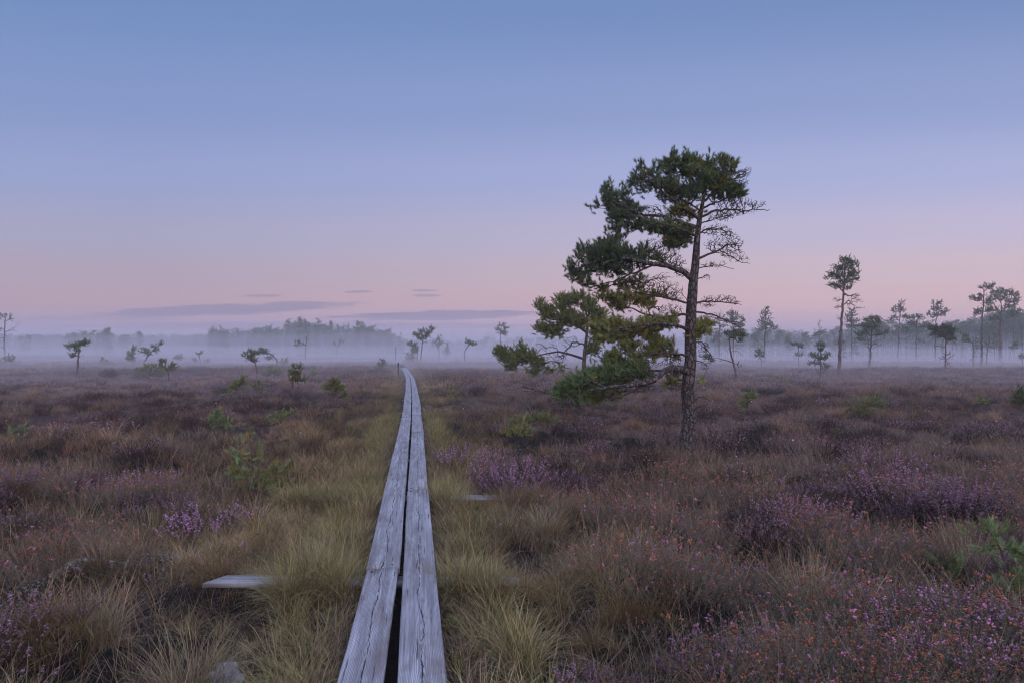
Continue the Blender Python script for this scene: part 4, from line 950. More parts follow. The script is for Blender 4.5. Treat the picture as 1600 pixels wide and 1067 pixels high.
PR = [proto_tree(501, 10.5, .55, 1.5, 20), proto_tree(502, 9.0, .48, 1.7, 24), proto_tree(503, 8.0, .45, 1.3, 18), proto_tree(504, 10.0, .62, 1.9, 22),
      proto_tree(505, 7.0, .3, 1.4, 20, 'spruce'), proto_tree(506, 6.0, .35, 1.5, 18), proto_tree(507, 9.0, .12, 1.35, 46, 'spruce'), proto_tree(508, 8.0, .2, 1.9, 34)]


def wood_copies():
    """the front of the misty wood on the right, tree by tree"""
    rg = np.random.default_rng(88); protos = []
    for k, (tr, cr) in enumerate(PR):
        protos.append((tr, cr))
    spots = []
    for i in range(46):
        px = 1105 + i * 11.2 + rg.uniform(-6, 6)
        Y = rg.uniform(98, 150)
        topy = np.interp(px, [1100, 1170, 1215, 1270, 1300, 1380, 1440, 1500, 1540, 1600, 1640], [520, 516, 516, 524, 516, 506, 506, 508, 494, 480, 480]) + rg.uniform(-6, 26)
        spots.append((px, Y, topy))
    src = {}; marks = []
    for i, (px, Y, ty) in enumerate(spots):
        k = int(rg.integers(0, 8)); X = (px - 800) / F * Y; H = (HOR - ty) / F * Y + EYE
        h0 = PR[k][0][0][:, 2].max()
        if k not in src:
            e = empty('misty_pine', (0, 0, 0)); (v, t, c), (v2, t2, c2) = PR[k]
            a = mk_mesh('trunk', v, t, M_TWIG, e, tint=c, smooth=True); b = mk_mesh('crown', v2, t2, M_NEEDLE, e, tint=c2)
            src[k] = (e, a, b)
        else:
            e0, a0, b0 = src[k]
            e = e0.copy(); COL.objects.link(e)
            for q in (a0, b0):
                c_ = q.copy(); COL.objects.link(c_); c_.parent = e
        s = H / h0; w = s * rg.uniform(.85, 1.25)
        e.location = (X, Y, float(ground_z(X, Y))); e.scale = (w, w, s); e.rotation_euler = (0, 0, rg.uniform(0, 6.28))
        marks.append((px, ty, e))


    LM = [(1112, 'beside the big trunk'), (1150, 'behind the dark-crowned leaning pine'), (1195, 'around the tall tiered pine'), (1248, 'behind the flat two-tiered little pine'),
          (1281, 'behind the bushy many-stemmed pine'), (1316, 'behind the tall bare-trunked pine'), (1358, 'behind the round-crowned pine'), (1403, 'around the slender tiered pine'),
          (1432, 'around the flat-branched misty pine'), (1461, 'below the split airy crown'), (1490, 'behind the shaggy dark pine'), (1534, 'behind the tall straight pine'),
          (1570, 'under the broad rounded crown'), (1606, 'at the very right edge of the wood')]
    fam = {}
    for (px, ty, e) in marks: fam.setdefault(min(LM, key=lambda q: abs(q[0] - px))[1], []).append((ty, e))
    for ph, li in fam.items():
        li.sort(key=lambda q: q[0])
        words = ['tallest', 'second tallest', 'third tallest', 'fourth tallest', 'fifth tallest', 'sixth tallest', 'seventh tallest']
        for k, (ty, e) in enumerate(li):
            w = 'single' if len(li) == 1 else ('shortest' if k == len(li) - 1 else words[k])
            tag(e, w + ' of the grey mist-blurred pines ' + ph if w != 'single' else 'the one grey mist-blurred pine ' + ph, 'tree', 'pines filling the misty wood on the right')


def woods(name, spots, seed):
    rg = np.random.default_rng(seed); mb = MB()
    for (X, Y, H, kinds) in spots:
        k = int(rg.choice(kinds)); (v, t, c), (v2, t2, c2) = PR[k]; h0 = v[:, 2].max(); s = H / h0; w = s * rg.uniform(.9, 1.35)
        a = rg.random() * 6.28; ca, sa = math.cos(a), math.sin(a); R = np.array([[ca, -sa, 0], [sa, ca, 0], [0, 0, 1]]).T
        if Y > 140:                                      # far off: thin out the needles, keep them larger
            pass
        for (vv, tt, cc) in ((v, t, c), (v2, t2, c2)):
            mb.add(vv @ R * [w, w, s] + [X, Y, 0], tt, cc)
    o = mb.build(name, M_NEEDLE); tag(o, kind='stuff')


def far_spots():
    rg = np.random.default_rng(61); sp = []
    # the wood behind the middle and left
    prof = ([340, 352, 380, 400, 440, 455, 480, 500, 520, 545, 560, 580, 600, 620, 632], [513, 518, 517, 510, 512, 502, 501, 506, 508, 511, 509, 511, 513, 521, 528])
    for px in np.arange(330, 632, 4.2):
        for row in (0, 1):
            Y = rg.uniform(172, 195) + row * 25; x = px + rg.uniform(-3, 3)
            ty = np.interp(x, *prof) + (rg.choice([-2, 1, 4, 7, 10]) + rg.uniform(-2, 2)) * (1 if row == 0 else .4) + row * 5 - 3
            sp.append(((x - 800) / F * Y, Y, (HOR - ty) / F * Y + EYE, [4, 6, 6, 7, 6, 0]))
    for px in np.arange(326, 640, 1.5):
        Y = rg.uniform(215, 240); x = px; ty = np.interp(x, *prof) + rg.uniform(3, 10)
        sp.append(((x - 800) / F * Y, Y, (HOR - ty) / F * Y + EYE, [6, 7, 7]))
    for px in np.arange(-260, 345, 2.0):
        Y = rg.uniform(205, 240); x = px + rg.uniform(-2, 2); ty = 524 + rg.uniform(-1.5, 3.5)
        sp.append(((x - 800) / F * Y, Y, (HOR - ty) / F * Y + EYE, [7, 6]))
    for c, w, ty0 in ((110, 9, 517), (126, 9, 515), (148, 9, 516), (163, 8, 515), (170, 4, 511), (196, 4, 522), (216, 3, 519), (40, 8, 521), (335, 7, 512), (348, 5, 515)):
        for _ in range(5):
            Y = rg.uniform(165, 185); x = c + rg.uniform(-w, w); ty = ty0 + abs(x - c) * .5 + rg.uniform(0, 3)
            sp.append(((x - 800) / F * Y, Y, (HOR - ty) / F * Y + EYE, [4, 6, 7, 3]))
    o1 = sp; sp = []
    for px in np.arange(628, 1110, 2.6):
        Y = rg.uniform(205, 250); x = px + rg.uniform(-3, 3); ty = 534 - 5 * vnoise(x * .03, 0, 5) - (8 if 755 < x < 775 or x > 800 else 0) * rg.random() + rg.uniform(-2, 4)
        sp.append(((x - 800) / F * Y, Y, (HOR - ty) / F * Y + EYE, [4, 5, 1]))
    for px in np.arange(1105, 1900, 3.6):
        for row in range(3):
            Y = rg.uniform(128, 160) + row * 30; x = px + rg.uniform(-4, 4)
            ty = np.interp(x, [1100, 1170, 1215, 1270, 1300, 1380, 1440, 1500, 1540, 1600, 1900], [522, 520, 517, 526, 518, 508, 508, 510, 498, 486, 486]) + rg.uniform(-7, 16)
            sp.append(((x - 800) / F * Y, Y, (HOR - ty) / F * Y + EYE, [0, 1, 2, 3, 7, 7, 7, 6]))
    return o1, sp


wood_copies()
_a, _b = far_spots()
woods('far_woods', _a, 5); woods('far_woods', _b, 6)

# ------------------------------------------------------------------ ground vegetation
C_GRN = np.array([.13, .16, .055]); C_OLV = np.array([.24, .21, .09]); C_STR = np.array([.41, .335, .235]); C_RED = np.array([.15, .088, .078]); C_BRN = np.array([.13, .09, .065])


def blades(n, rad, L, w, segs, tilt, curl, rg, mixw, base_red=.5):
    """n arching blades of one tussock"""
    az = rg.random(n) * 2 * math.pi; r = rad * np.sqrt(rg.random(n))
    ba = rg.random(n) * 2 * math.pi
    base = np.stack([r * np.cos(ba), r * np.sin(ba), np.full(n, -.03)], -1)
    az = np.where(rg.random(n) < .6, ba + rg.normal(0, .6, n), az)
    ln = L * rg.uniform(.5, 1.15, n); t0 = np.abs(rg.normal(0, tilt, n)) + .05; cu = curl * rg.uniform(.3, 1.5, n)
    h = np.stack([np.cos(az), np.sin(az), 0 * az], -1); up = np.array([0, 0, 1.0])
    s = np.stack([-np.sin(az), np.cos(az), 0 * az], -1)
    tw = rg.normal(0, .7, n)[:, None]; side = norm(s * np.cos(tw) + h * np.sin(tw))
    p = base.copy(); rows = []
    for i in range(segs + 1):
        f = i / segs
        if i < segs:
            ww = (w * rg.uniform(.7, 1.2, n) * (1 - .55 * f))[:, None] * .5
            rows += [p - side * ww, p + side * ww]
        else: rows += [p]
        th = t0 + cu * (f + .5 / segs) ** 1.3
        p = p + (h * np.sin(th)[:, None] + up * np.cos(th)[:, None]) * (ln / segs)[:, None]
    V = np.stack(rows, 1); k = V.shape[1]
    T = []
    for i in range(segs - 1):
        a = 2 * i; T += [(a, a + 1, a + 3), (a, a + 3, a + 2)]
    T.append((2 * segs - 2, 2 * segs - 1, 2 * segs))
    T = np.array(T)[None] + (np.arange(n) * k)[:, None, None]
    pal = np.stack([C_GRN, C_OLV, C_STR, C_RED]); ch = rg.choice(4, n, p=mixw); c = pal[ch] * rg.uniform(.7, 1.3, (n, 1))
    fr = np.array([i // 2 / segs for i in range(k)])
    lo = C_RED * .8 * base_red + c * (1 - base_red)
    hi = c * .6 + C_STR * .4
    C = lo[:, None] * (1 - fr)[None, :, None] + hi[:, None] * fr[None, :, None]
    return V.reshape(-1, 3), T.reshape(-1, 3), C.reshape(-1, 3)


def sprigs(rg, n, rad, H, kind, lod, bloom=1.0):
    """heather (kind 0: purple ling) or cross-leaved heath (kind 1: grey stems with rusty and pink heads)"""
    mb = MB()
    a = rg.random(n) * 6.283; r = rad * np.sqrt(rg.random(n)); base = np.stack([r * np.cos(a), r * np.sin(a), np.full(n, -.02)], -1)
    lean = r / rad * .5 + np.abs(rg.normal(0, .18, n)); az = a + rg.normal(0, .6, n)
    d = norm(np.stack([np.sin(lean) * np.cos(az), np.sin(lean) * np.sin(az), np.cos(lean)], -1)); h = H * rg.uniform(.6, 1.15, n)
    tip = base + d * h[:, None]; mid = base + d * (h * .5)[:, None] + rg.normal(0, .012, (n, 3))
    sd = norm(np.cross(d, rg.normal(0, 1, (n, 3)))) * (.0016 if lod == 0 else .004)
    V = np.stack([base - sd, base + sd, mid - sd * .8, mid + sd * .8, tip], 1).reshape(-1, 3)
    T = (np.array([(0, 1, 3), (0, 3, 2), (2, 3, 4)])[None] + (np.arange(n) * 5)[:, None, None]).reshape(-1, 3)
    stem = np.array([.10, .065, .055]) if kind == 0 else np.array([.22, .18, .165])
    mb.add(V, T, stem)
    # side leaves along the stem
    nl = (22, 7, 3)[lod]; ll = (.011, .022, .045)[lod]; lw = (.0045, .009, .02)[lod]
    f = rg.uniform(.2, .98, (n, nl)); at = base[:, None] + (tip - base)[:, None] * f[..., None] + rg.normal(0, .003 + .012 * (kind == 0), (n, nl, 3))
    dl = norm(d[:, None] * .8 + rg.normal(0, .7, (n, nl, 3))); sw = norm(np.cross(dl, rg.normal(0, 1, (n, nl, 3)))) * lw / 2
    V = np.stack([at - sw, at + sw, at + dl * ll], 2).reshape(-1, 3); T = np.arange(len(V)).reshape(-1, 3)
    lc = (np.array([.060, .062, .040]), np.array([.085, .068, .055]), np.array([.125, .085, .085]))[lod] if kind == 0 else (np.array([.17, .165, .125]), np.array([.17, .155, .125]), np.array([.16, .125, .105]))[lod]
    mb.add(V, T, np.repeat(lc * rg.uniform(.6, 1.5, (n * nl, 1)), 3, 0))
    # flowers
    if kind == 0:
        nf = (14, 5, 1)[lod]; ln = (.0115, .018, .036)[lod]; keep = rg.random(n) < (.5, .36, .30)[lod] * bloom
        B = base[keep]; E = tip[keep]; m = len(B)
        if m:
            f = rg.uniform(.68, 1.05, (m, nf)); at = B[:, None] + (E - B)[:, None] * f[..., None] + rg.normal(0, .0055, (m, nf, 3))
            V, k = octa(at.reshape(-1, 3), ln * .5, rg, lod)
            c = np.array([.43, .28, .42]) * rg.uniform(.55, 1.35, (m * nf, 1)); br = rg.random((m * nf, 1)) < .3; c = np.where(br, np.array([.27, .16, .17]), c)
            mb.add(V, k, np.repeat(c, len(V) // (m * nf), 0))
    else:
        keep = rg.random(n) < .42; E = tip[keep]; m = len(E)
        if m:
            rep = (5, 2, 1)[lod]; at = (E[:, None] + rg.normal(0, (.0052, .007, .004)[lod], (m, rep, 3))).reshape(-1, 3)
            V, k = octa(at, (.0050, .0085, .015)[lod], rg, lod)
            pink = rg.random((m, 1)) < .18; c = np.where(pink, np.array([.50, .22, .38]), np.array([.36, .145, .09])) * rg.uniform(.6, 1.3, (m, 1))
            c = np.repeat(c, rep, 0); mb.add(V, k, np.repeat(c, len(V) // (m * rep), 0))
    return mb.arrays()


def octa(at, r, rg, lod):
    k = len(at)
    if lod >= 1:
        q = rg.normal(0, 1, (k, 3, 3)) * r; V = at[:, None] + q
        return V.reshape(-1, 3), np.arange(k * 3).reshape(-1, 3)
    u = np.array([[1, 1, 1], [-1, -1, 1], [-1, 1, -1], [1, -1, -1]]) * r * .75
    V = at[:, None] + (u[None] + rg.normal(0, .3, (k, 4, 3)) * r) * rg.uniform(.6, 1.3, (k, 1, 1))
    T = np.array([(0, 1, 2), (0, 3, 1), (0, 2, 3), (1, 3, 2)])[None] + (np.arange(k) * 4)[:, None, None]
    return V.reshape(-1, 3), T.reshape(-1, 3)


def field(y0, y1, n, rg, near=.8, pad=2.0):
    """points spread evenly over the wedge of bog the camera (and one a step aside) can see"""
    ys = np.linspace(y0, y1, 60); w = near * ys + pad; cdf = np.cumsum(w); cdf = (cdf - cdf[0]) / (cdf[-1] - cdf[0])
    y = np.interp(rg.random(n), cdf, ys) + rg.uniform(-.02, .02, n) * (y1 - y0) / 6; x = rg.uniform(-1, 1, n) * (near * y + pad)
    return x, y


def place(out, protos, x, y, z, sc, rg, tone=.18, tints=None, lift=0):
    which = rg.integers(0, len(protos), len(x))
    for k, (v, t, c) in enumerate(protos):
        m = which == k; n = int(m.sum())
        if not n: continue
        a = rg.random(n) * 6.283; ca, sa = np.cos(a), np.sin(a); s = sc[m]
        sx = s * rg.uniform(.85, 1.2, n)
        X = (v[None, :, 0] * ca[:, None] - v[None, :, 1] * sa[:, None]) * sx[:, None] + x[m][:, None]
        Y = (v[None, :, 0] * sa[:, None] + v[None, :, 1] * ca[:, None]) * sx[:, None] + y[m][:, None]
        Z = v[None, :, 2] * s[:, None] + z[m][:, None] + lift
        V = np.stack([X, Y, Z], -1)
        tn = rg.uniform(1 - tone, 1 + tone, (n, 1, 1)) if tints is None else tints[m][:, None]
        out.add(V.reshape(-1, 3), (t[None] + (np.arange(n) * len(v))[:, None, None]).reshape(-1, 3), (c[None] * tn).reshape(-1, 3))


def cover(x, y):  # noqa
    """share of grass (0 heather .. 1 grass) over the bog"""
    u = x - walk_x(y); au = np.abs(u)
    g = vnoise(x * 2.4, y * 2.4, 30) * .5 + vnoise(x * .8, y * .8, 31) * .3 + vnoise(x * .16 + 4, y * .16, 32) * .2
    g = g - .045 + .55 * np.exp(-(au / np.where(u > 0, .72, 1.1)) ** 2) - .24 * np.clip((u - .7) / 1.0, 0, 1) * np.clip((15 - y) / 6, 0, 1)
    g = g + .07 * (u < -.5) * np.clip(1 - y / 30, 0, 1)
    return g


def clear_of_walk(x, y, m): return np.abs(x - walk_x(y)) > m


def hollows(x, y):
    h = np.zeros(len(x))
    for (hx, hy, rr) in [(-1.75, 3.75, .42), (-1.2, 3.2, .3), (-2.0, 3.1, .3), (0.55, 5.2, .33), (3.2, 5.6, .3), (.2, 6.2, .3), (-2.5, 5.2, .3), (1.6, 3.3, .3), (3.6, 4.3, .35), (4.6, 6.2, .5), (-3.4, 6.6, .35)]:
        h = np.maximum(h, np.exp(-((x - hx) ** 2 + (y - hy) ** 2) / rr ** 2))
    return h


def vegetation():
    rg = np.random.default_rng(2024)
    mixes = [(.30, .36, .20, .14), (.14, .34, .36, .16), (.12, .26, .30, .32), (.45, .30, .15, .10)]
    g0 = [blades(135, .06 + .02 * (k % 2), .28 + .06 * (k % 3), .0034, 4, .50 + .1 * (k % 2), 1.25, rg, mixes[k % 4]) for k in range(12)]
    gs = [blades(16, .10, .36, .0030, 3, .30, .5, rg, mixes[1 + k % 2]) for k in range(6)]
    g1 = [blades(36, .07, .33 + .05 * (k % 3), .0055, 3, .42, 1.0, rg, mixes[k % 4]) for k in range(10)]
    g2 = [blades(22, .12, .34, .011, 2, .38, .8, rg, mixes[k % 4]) for k in range(8)]
    g3 = [blades(9, .3, .34, .030, 1, .35, .4, rg, mixes[k % 4]) for k in range(8)]
    h0, h1, h2 = ([sprigs(rg, *a, bloom=(1.5 if k < 4 else .12)) for k in range(8)] for a in ((34, .12, .25, 0, 0), (20, .15, .27, 0, 1), (9, .24, .27, 0, 2)))
    e0 = [sprigs(rg, 26, .12, .27, 1, 0) for k in range(8)]; e1 = [sprigs(rg, 14, .14, .26, 1, 1) for k in range(8)]; e2 = [sprigs(rg, 8, .22, .26, 1, 2) for k in range(6)]
    G, H, E = MB(), MB(), MB()

    def scatter(y0, y1, n, ng, prg, prh, pre, s0, pad=2.0):
        x, y = field(y0, y1, n, rg, pad=pad); z = ground_z(x, y); g = cover(x, y) + rg.normal(0, .09, n); au = np.abs(x - walk_x(y))
        nr = np.exp(-(au / 1.9) ** 2)[:, None]; gt = (np.array([1.0, .87, .90]) * (1 - nr) + np.array([1.10, 1.14, .80]) * nr) * rg.uniform(.6, 1.3, (n, 1)) * (.42 + .95 * vnoise(x * .9, y * .7, 66))[:, None]
        pinky = rg.random((n, 1)) < .3; gt = np.where(pinky, gt * [1.05, .85, .85], gt)
        ht = rg.uniform(.45, 1.1, (n, 1)) * (.42 + .95 * vnoise(x * .7 + 5, y * .6, 67))[:, None] * np.ones(3)
        blo = vnoise(x * 1.5 + 20, y * 1.5, 91) * .6 + vnoise(x * .45 + 20, y * .45, 92) * .4 + rg.normal(0, .07, n) > .555 - .035 * (x > 0)
        tx, ty_ = 277 / F * 9.3, 9.3; nt = np.exp(-(((x - tx) / .5) ** 2 + ((y - ty_ + .35) / .6) ** 2))
        for (qx, qy) in CLEAR:
            if y0 - 2 < qy < y1 + 2: nt = np.maximum(nt, np.exp(-(((x - qx) / (.25 + .02 * qy)) ** 2 + ((y - qy + .3 + .04 * qy) / (.35 + .06 * qy)) ** 2)))
        hol = hollows(x, y); ok = clear_of_walk(x, y, .27) & (rg.random(n) > hol * np.where(x > .2, .15, .8))
        hm = z - (vnoise(x * .33, y * .33, 3) - .5) * .22
        wet = np.clip((-.034 - hm) / .035, 0, .82) * np.clip((22 - y) / 8, 0, 1); wet *= np.where(x > .3, .55, .95); ok &= rg.random(n) > wet
        isg = (g > .50) & ok
        sc = s0 * rg.uniform(.55, 1.35, n) * (1 - .62 * nt) * np.clip(.92 + hm * 3.2, .55, 1.25) * np.where(np.abs(x - walk_x(y)) < .5, .72, 1)
        place(G, prg, x[isg], y[isg], z[isg], sc[isg], rg, .25, gt[isg])
        rest = (~(g > .50)) & ok & clear_of_walk(x, y, .42)
        e = vnoise(x * 1.6 + 3, y * 1.6, 55) * .6 + vnoise(x * .5 + 3, y * .5, 56) * .4 + .22 * np.clip((x) / 3, 0, 1) * np.clip((11 - y) / 6, 0, 1) - .12 * (x < -1.5)
        ie = rest & (e > .50); ih = rest & ~(e > .50)
        place(E, pre, x[ie], y[ie], z[ie], sc[ie] * 1.08, rg, .3); 
        for sel, pr in ((ih & blo, prh[:4]), (ih & ~blo, prh[4:])): place(H, pr, x[sel], y[sel], z[sel], sc[sel] * 1.1, rg, .4, ht[sel])
        if y1 < 9:
            m = rest & (rg.random(n) < .35) & (x > .6); place(E, pre, x[m] + .09, y[m] + .07, ground_z(x[m] + .09, y[m] + .07), sc[m] * .8, rg, .3)
    scatter(1.7, 4.2, 2000, 0, g0, h0, e0, .66, 1.2)
    scatter(4.2, 7.5, 4800, 0, g0, h0, e0, .68, 1.5)
    # thin tan grass standing up through the heather and heath
    x, y = field(1.9, 12, 2600, rg); m = clear_of_walk(x, y, .45) & (cover(x, y) < .55) & (vnoise(x * 1.1, y * 1.1, 77) > .45); x, y = x[m], y[m]
    place(G, gs, x, y, ground_z(x, y), rg.uniform(.7, 1.15, len(x)), rg, .3)
    # thicker growth hiding the bearers along both sides of the planks
    x, y = field(2.4, 16, 26000, rg); au = np.abs(x - walk_x(y)); m = (au > .30) & (au < .62) & (rg.random(len(x)) < .33)
    x, y = x[m], y[m]; place(G, g0[:6], x, y, ground_z(x, y), rg.uniform(.6, 1.05, len(x)), rg, .25, rg.uniform(.7, 1.25, (len(x), 1)) * np.array([.98, 1.06, .74]))
    scatter(7.5, 14, 11000, 0, g1, h1, e1, .64)
    scatter(14, 26, 21000, 0, g1, h1, e1, .64)
    scatter(26, 55, 32000, 0, g2, h2, e2, .72, 3)
    scatter(55, 170, 48000, 0, g3, h2, e2, .85, 8)
    # sedge rooted against the first two bearers and arching over them
    for (by, spans) in ((4.33, ((-.74, -.27), (.26, .52))), (6.8, ((-1.2, -.27), (.26, .50)))):
        for (ua, ub) in spans:
            for row in (-.14, -.09, .12):
                uu = np.arange(ua, ub, .062); uu = uu + rg.uniform(-.02, .02, len(uu)); yy = by + row + rg.uniform(-.03, .03, len(uu)); xx = walk_x(yy) + uu
                place(G, g0[:6], xx, yy, np.maximum(ground_z(xx, yy), -.02), rg.uniform(.75, 1.1, len(uu)), rg, .25, rg.uniform(.7, 1.25, (len(uu), 1)) * np.array([.98, 1.06, .74]))
    # single rust-red blades hanging in over the plank edges
    x, y = field(2.0, 13, 60000, rg); u = x - walk_x(y); m = (np.abs(u) > .25) & (np.abs(u) < .38); x, y = x[m], y[m]
    rb = [blades(12, .04, .20, .0028, 3, .8, 1.0, rg, (.05, .25, .25, .45), .7) for _ in range(6)]
    place(G, rb, x, y, np.full(len(x), .02), rg.uniform(.7, 1.2, len(x)), rg, .2)
    # long flattened dead blades lying tangled over everything
    x, y = field(1.7, 10, 3800, rg); m = clear_of_walk(x, y, .36); x, y = x[m], y[m]
    flat = [blades(14, .10, .34, .0030, 3, 1.15, .45, rg, (.05, .2, .5, .25), .3) for _ in range(6)]
    place(G, flat, x, y, ground_z(x, y) + .05, rg.uniform(.6, 1.1, len(x)), rg, .3, rg.uniform(.5, 1.2, (len(x), 1)) * np.array([1.0, .88, .88]))
    # short dead litter and moss down between the plants
    x, y = field(1.7, 9, 8000, rg); ok = clear_of_walk(x, y, .3) & (rg.random(len(x)) > hollows(x, y) * .8); x, y = x[ok], y[ok]
    lit = [blades(40, .12, .13, .003, 2, 1.1, .7, rg, (.08, .2, .25, .47), .6) for _ in range(6)]
    place(G, lit, x, y, ground_z(x, y), rg.uniform(.7, 1.3, len(x)), rg, .35, rg.uniform(.35, .9, (len(x), 1)) * np.ones(3))
    tag(G.build('grass', M_PLANT), kind='stuff')
    tag(H.build('heather', M_PLANT), kind='stuff')
    tag(E.build('heath_undergrowth', M_PLANT), kind='stuff')

    # lichen cushions and moss
    Lc = MB(); Ms = MB()
    for (px, py, w, n) in [(255, 850, 40, 900), (195, 832, 24, 500), (125, 885, 12, 350), (30, 925, 40, 260), (10, 960, 14, 500), (80, 895, 24, 250), (270, 862, 50, 500), (855, 835, 8, 160), (1380, 905, 30, 260), (1050, 850, 12, 120), (200, 875, 16, 260)]:
        Y = depth(py) * .98; c = P(px, py, Y); s = Y / F * w
        n = int(n * .45); q = rg.normal(0, 1, (n, 2)) * [s * .8, s * .8]; x, y = c[0] + q[:, 0], c[1] + q[:, 1]
        at = np.stack([x, y, ground_z(x, y) + .035 + .03 * rg.random(n)], -1); at[:, :2] += rg.normal(0, .05, (n, 2)); at[:, 2] = ground_z(at[:, 0], at[:, 1]) + .03; V, T = octa(at, .009, rg, 0)
        Lc.add(V, T, np.repeat(np.array([.25, .26, .25]) * rg.uniform(.4, 1.2, (n, 1)), 4, 0))
    for (px, py, w, n, col) in [(705, 1020, 20, 1800, (.16, .15, .03)), (712, 960, 16, 900, (.15, .15, .04)), (600, 960, 6, 200, (.06, .10, .03)), (1245, 975, 18, 900, (.07, .10, .03)),
                                (1330, 1025, 26, 900, (.06, .09, .03)), (560, 860, 14, 300, (.10, .11, .04)), (780, 935, 30, 700, (.10, .08, .04)), (1345, 745, 24, 300, (.06, .07, .03))]:
        Y = depth(py) * .98; c = P(px, py, Y); s = Y / F * w
        q = rg.normal(0, 1, (n, 2)) * [s * .6, s * .5]; x, y = c[0] + q[:, 0], c[1] + q[:, 1]; ok = clear_of_walk(x, y, .26); x, y = x[ok], y[ok]; n = len(x)
        at = np.stack([x, y, ground_z(x, y) + .03 * rg.random(n) + .01], -1); V, T = octa(at, .010, rg, 0)
        Ms.add(V, T, np.repeat(np.array(col) * rg.uniform(.6, 1.3, (n, 1)), 4, 0))
    tag(Lc.build('lichen_ground_cover', M_PLANT), kind='stuff'); tag(Ms.build('moss_ground_cover', M_PLANT), kind='stuff')

    # single tussocks one can point to
    def tuss(px, py, label, H_, n, mix, w=.003, tilt=.38, curl=.9, rad=.07, name='grass_tussock'):
        Y = depth(py); X = (px - 800) / F * Y; mb = MB(); mb.add(*blades(n, rad, H_, w, 5, tilt, curl, rg, mix, .3))
        o = mb.build(name, M_PLANT); o.location = (X, Y, float(ground_z(X, Y))); tag(o, label, 'grass tussock')
    tuss(852, 838, 'golden upright grass tussock a few steps right of the boardwalk', .34, 420, (.12, .33, .50, .05), tilt=.42, rad=.10)
    tuss(792, 838, 'small straw-coloured tussock between the boardwalk and the golden one', .24, 260, (.15, .35, .40, .10), rad=.09)
    tuss(1262, 985, 'spiky pale green sedge tuft among the heath on the lower right', .42, 260, (.45, .30, .22, .03), tilt=.5, curl=.35, rad=.06)
    tuss(240, 830, 'upright green sedge clump in dark heather on the left', .42, 300, (.62, .28, .08, .02), tilt=.32, curl=.5, rad=.12)
    tuss(490, 905, 'long-bladed green tussock arching over the left end of the cross beam', .46, 520, (.50, .34, .12, .04), tilt=.62, curl=1.1, rad=.12)
    for (qx, qy, ql) in [(540, 925, 'leaning green tussock against the left plank, hiding the nearest cross beam'), (712, 915, 'small olive tussock tight against the right plank at the nearest cross beam'),
                         (742, 925, 'pinkish tan tussock one step right of the planks, by the nearest cross beam'), (462, 935, 'low brown tussock in front of the nearest cross beam'), (775, 915, 'short rusty tussock at the right end of the nearest cross beam'),
                         (520, 790, 'bushy olive tussock left of the planks, over the second cross beam'), (572, 795, 'dense green-tan tussock touching the left plank at the second cross beam'), (700, 792, 'fine tan tussock right of the planks at the second cross beam')]:
        tuss(qx, qy, ql, .30, 420, (.30, .36, .24, .10), tilt=.6, curl=1.2, rad=.11)
    tuss(300, 1035, 'tangled olive and rust grass tussock nearest the camera on the left', .40, 560, (.25, .35, .22, .18), tilt=.6, curl=.9, rad=.13)
    tuss(150, 1000, 'ragged rusty tussock left of the tangled olive one', .38, 420, (.14, .28, .24, .34), tilt=.5, rad=.12)
    tuss(130, 800, 'tall wispy tan sedge in the purple heather at the left', .42, 260, (.25, .35, .35, .05), tilt=.4, rad=.12)
    tuss(1500, 905, 'thin fan of tan grass behind the grey-green pine twigs on the right', .42, 150, (.2, .4, .35, .05), tilt=.5, curl=.3, rad=.1)
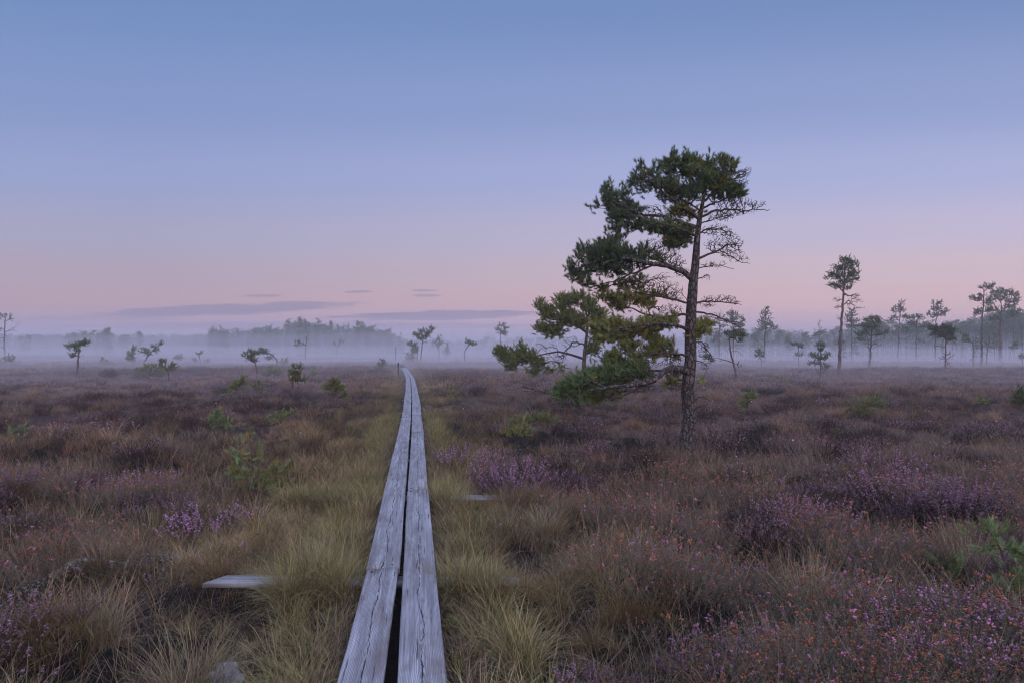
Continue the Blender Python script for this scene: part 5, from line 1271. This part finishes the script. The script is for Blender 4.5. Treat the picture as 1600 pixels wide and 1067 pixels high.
    # heather bushes in full flower
    def bush(px, py, label, H_, rad, n):
        Y = depth(py); X = (px - 800) / F * Y; v, t, c = sprigs(rg, int(n * .6), rad, H_, 0, 0 if Y < 9 else 1)
        o = mk_mesh('heather_bush', v, t, M_PLANT, tint=c * [1.1, 1.0, 1.12]); o.location = (X, Y, float(ground_z(X, Y))); tag(o, label, 'heather')
    bush(1255, 850, 'bright mauve heather bush low on the right, in front of the wide purple bushes', .30, .28, 260)
    bush(1430, 810, 'wide purple flowering heather bush on the right, deepest mauve', .36, .42, 420)
    bush(1510, 800, 'second purple heather bush right of the deepest mauve one', .33, .30, 300)
    bush(800, 765, 'purple heather bush in bloom halfway between the boardwalk and the big pine', .40, .32, 420)
    bush(1390, 745, 'dark purple heather clump behind the wide flowering bush', .36, .40, 320)
    bush(330, 825, 'mauve heather clump beneath the golden-needled young pine', .30, .28, 260)
    bush(215, 765, 'low lilac heather clump left of the green sedge clump', .30, .30, 240)
    bush(130, 690, 'dusky mound of brown heather near the left edge', .34, .7, 420)
    bush(1500, 1060, 'pink-flecked heather filling the lower right corner', .26, .32, 320)
    bush(730, 730, 'purple heather patch close to the right side of the boardwalk', .30, .35, 300)


vegetation()


# a broken piece of old silvered board in the peat hollow
def old_board():
    a = P(352, 1015, 3.45); z = float(ground_z(a[0], a[1])) + .004
    rw = np.random.default_rng(9); n = 26; an = np.linspace(0, 2 * math.pi, n, endpoint=False)
    rad = np.where(np.abs(np.sin(an)) > .8, .12, .085) * rw.uniform(.75, 1.2, n); rows = []
    for (k, h) in ((1, -.02), (1, .012), (.9, .02), (.55, .026), (.25, .018)):
        rows.append(np.stack([rad * k * np.cos(an), rad * k * 1.25 * np.sin(an), h + rw.normal(0, .0035, n)], -1))
    vv = np.concatenate(rows + [[[0, 0, .02]]]); T = [(4 * n + i, 4 * n + (i + 1) % n, 5 * n) for i in range(n)]
    Q = [(r * n + i, r * n + (i + 1) % n, (r + 1) * n + (i + 1) % n, (r + 1) * n + i) for r in range(4) for i in range(n)]
    o = mk_mesh('wood_piece', vv, T, M_WOOD, quads=Q); o.location = (a[0], a[1], z); o.rotation_euler = (.12, -.08, .5)
    tag(o, 'broken silver-grey piece of old wood lying in the black hollow left of the boardwalk', 'wood piece')


old_board()
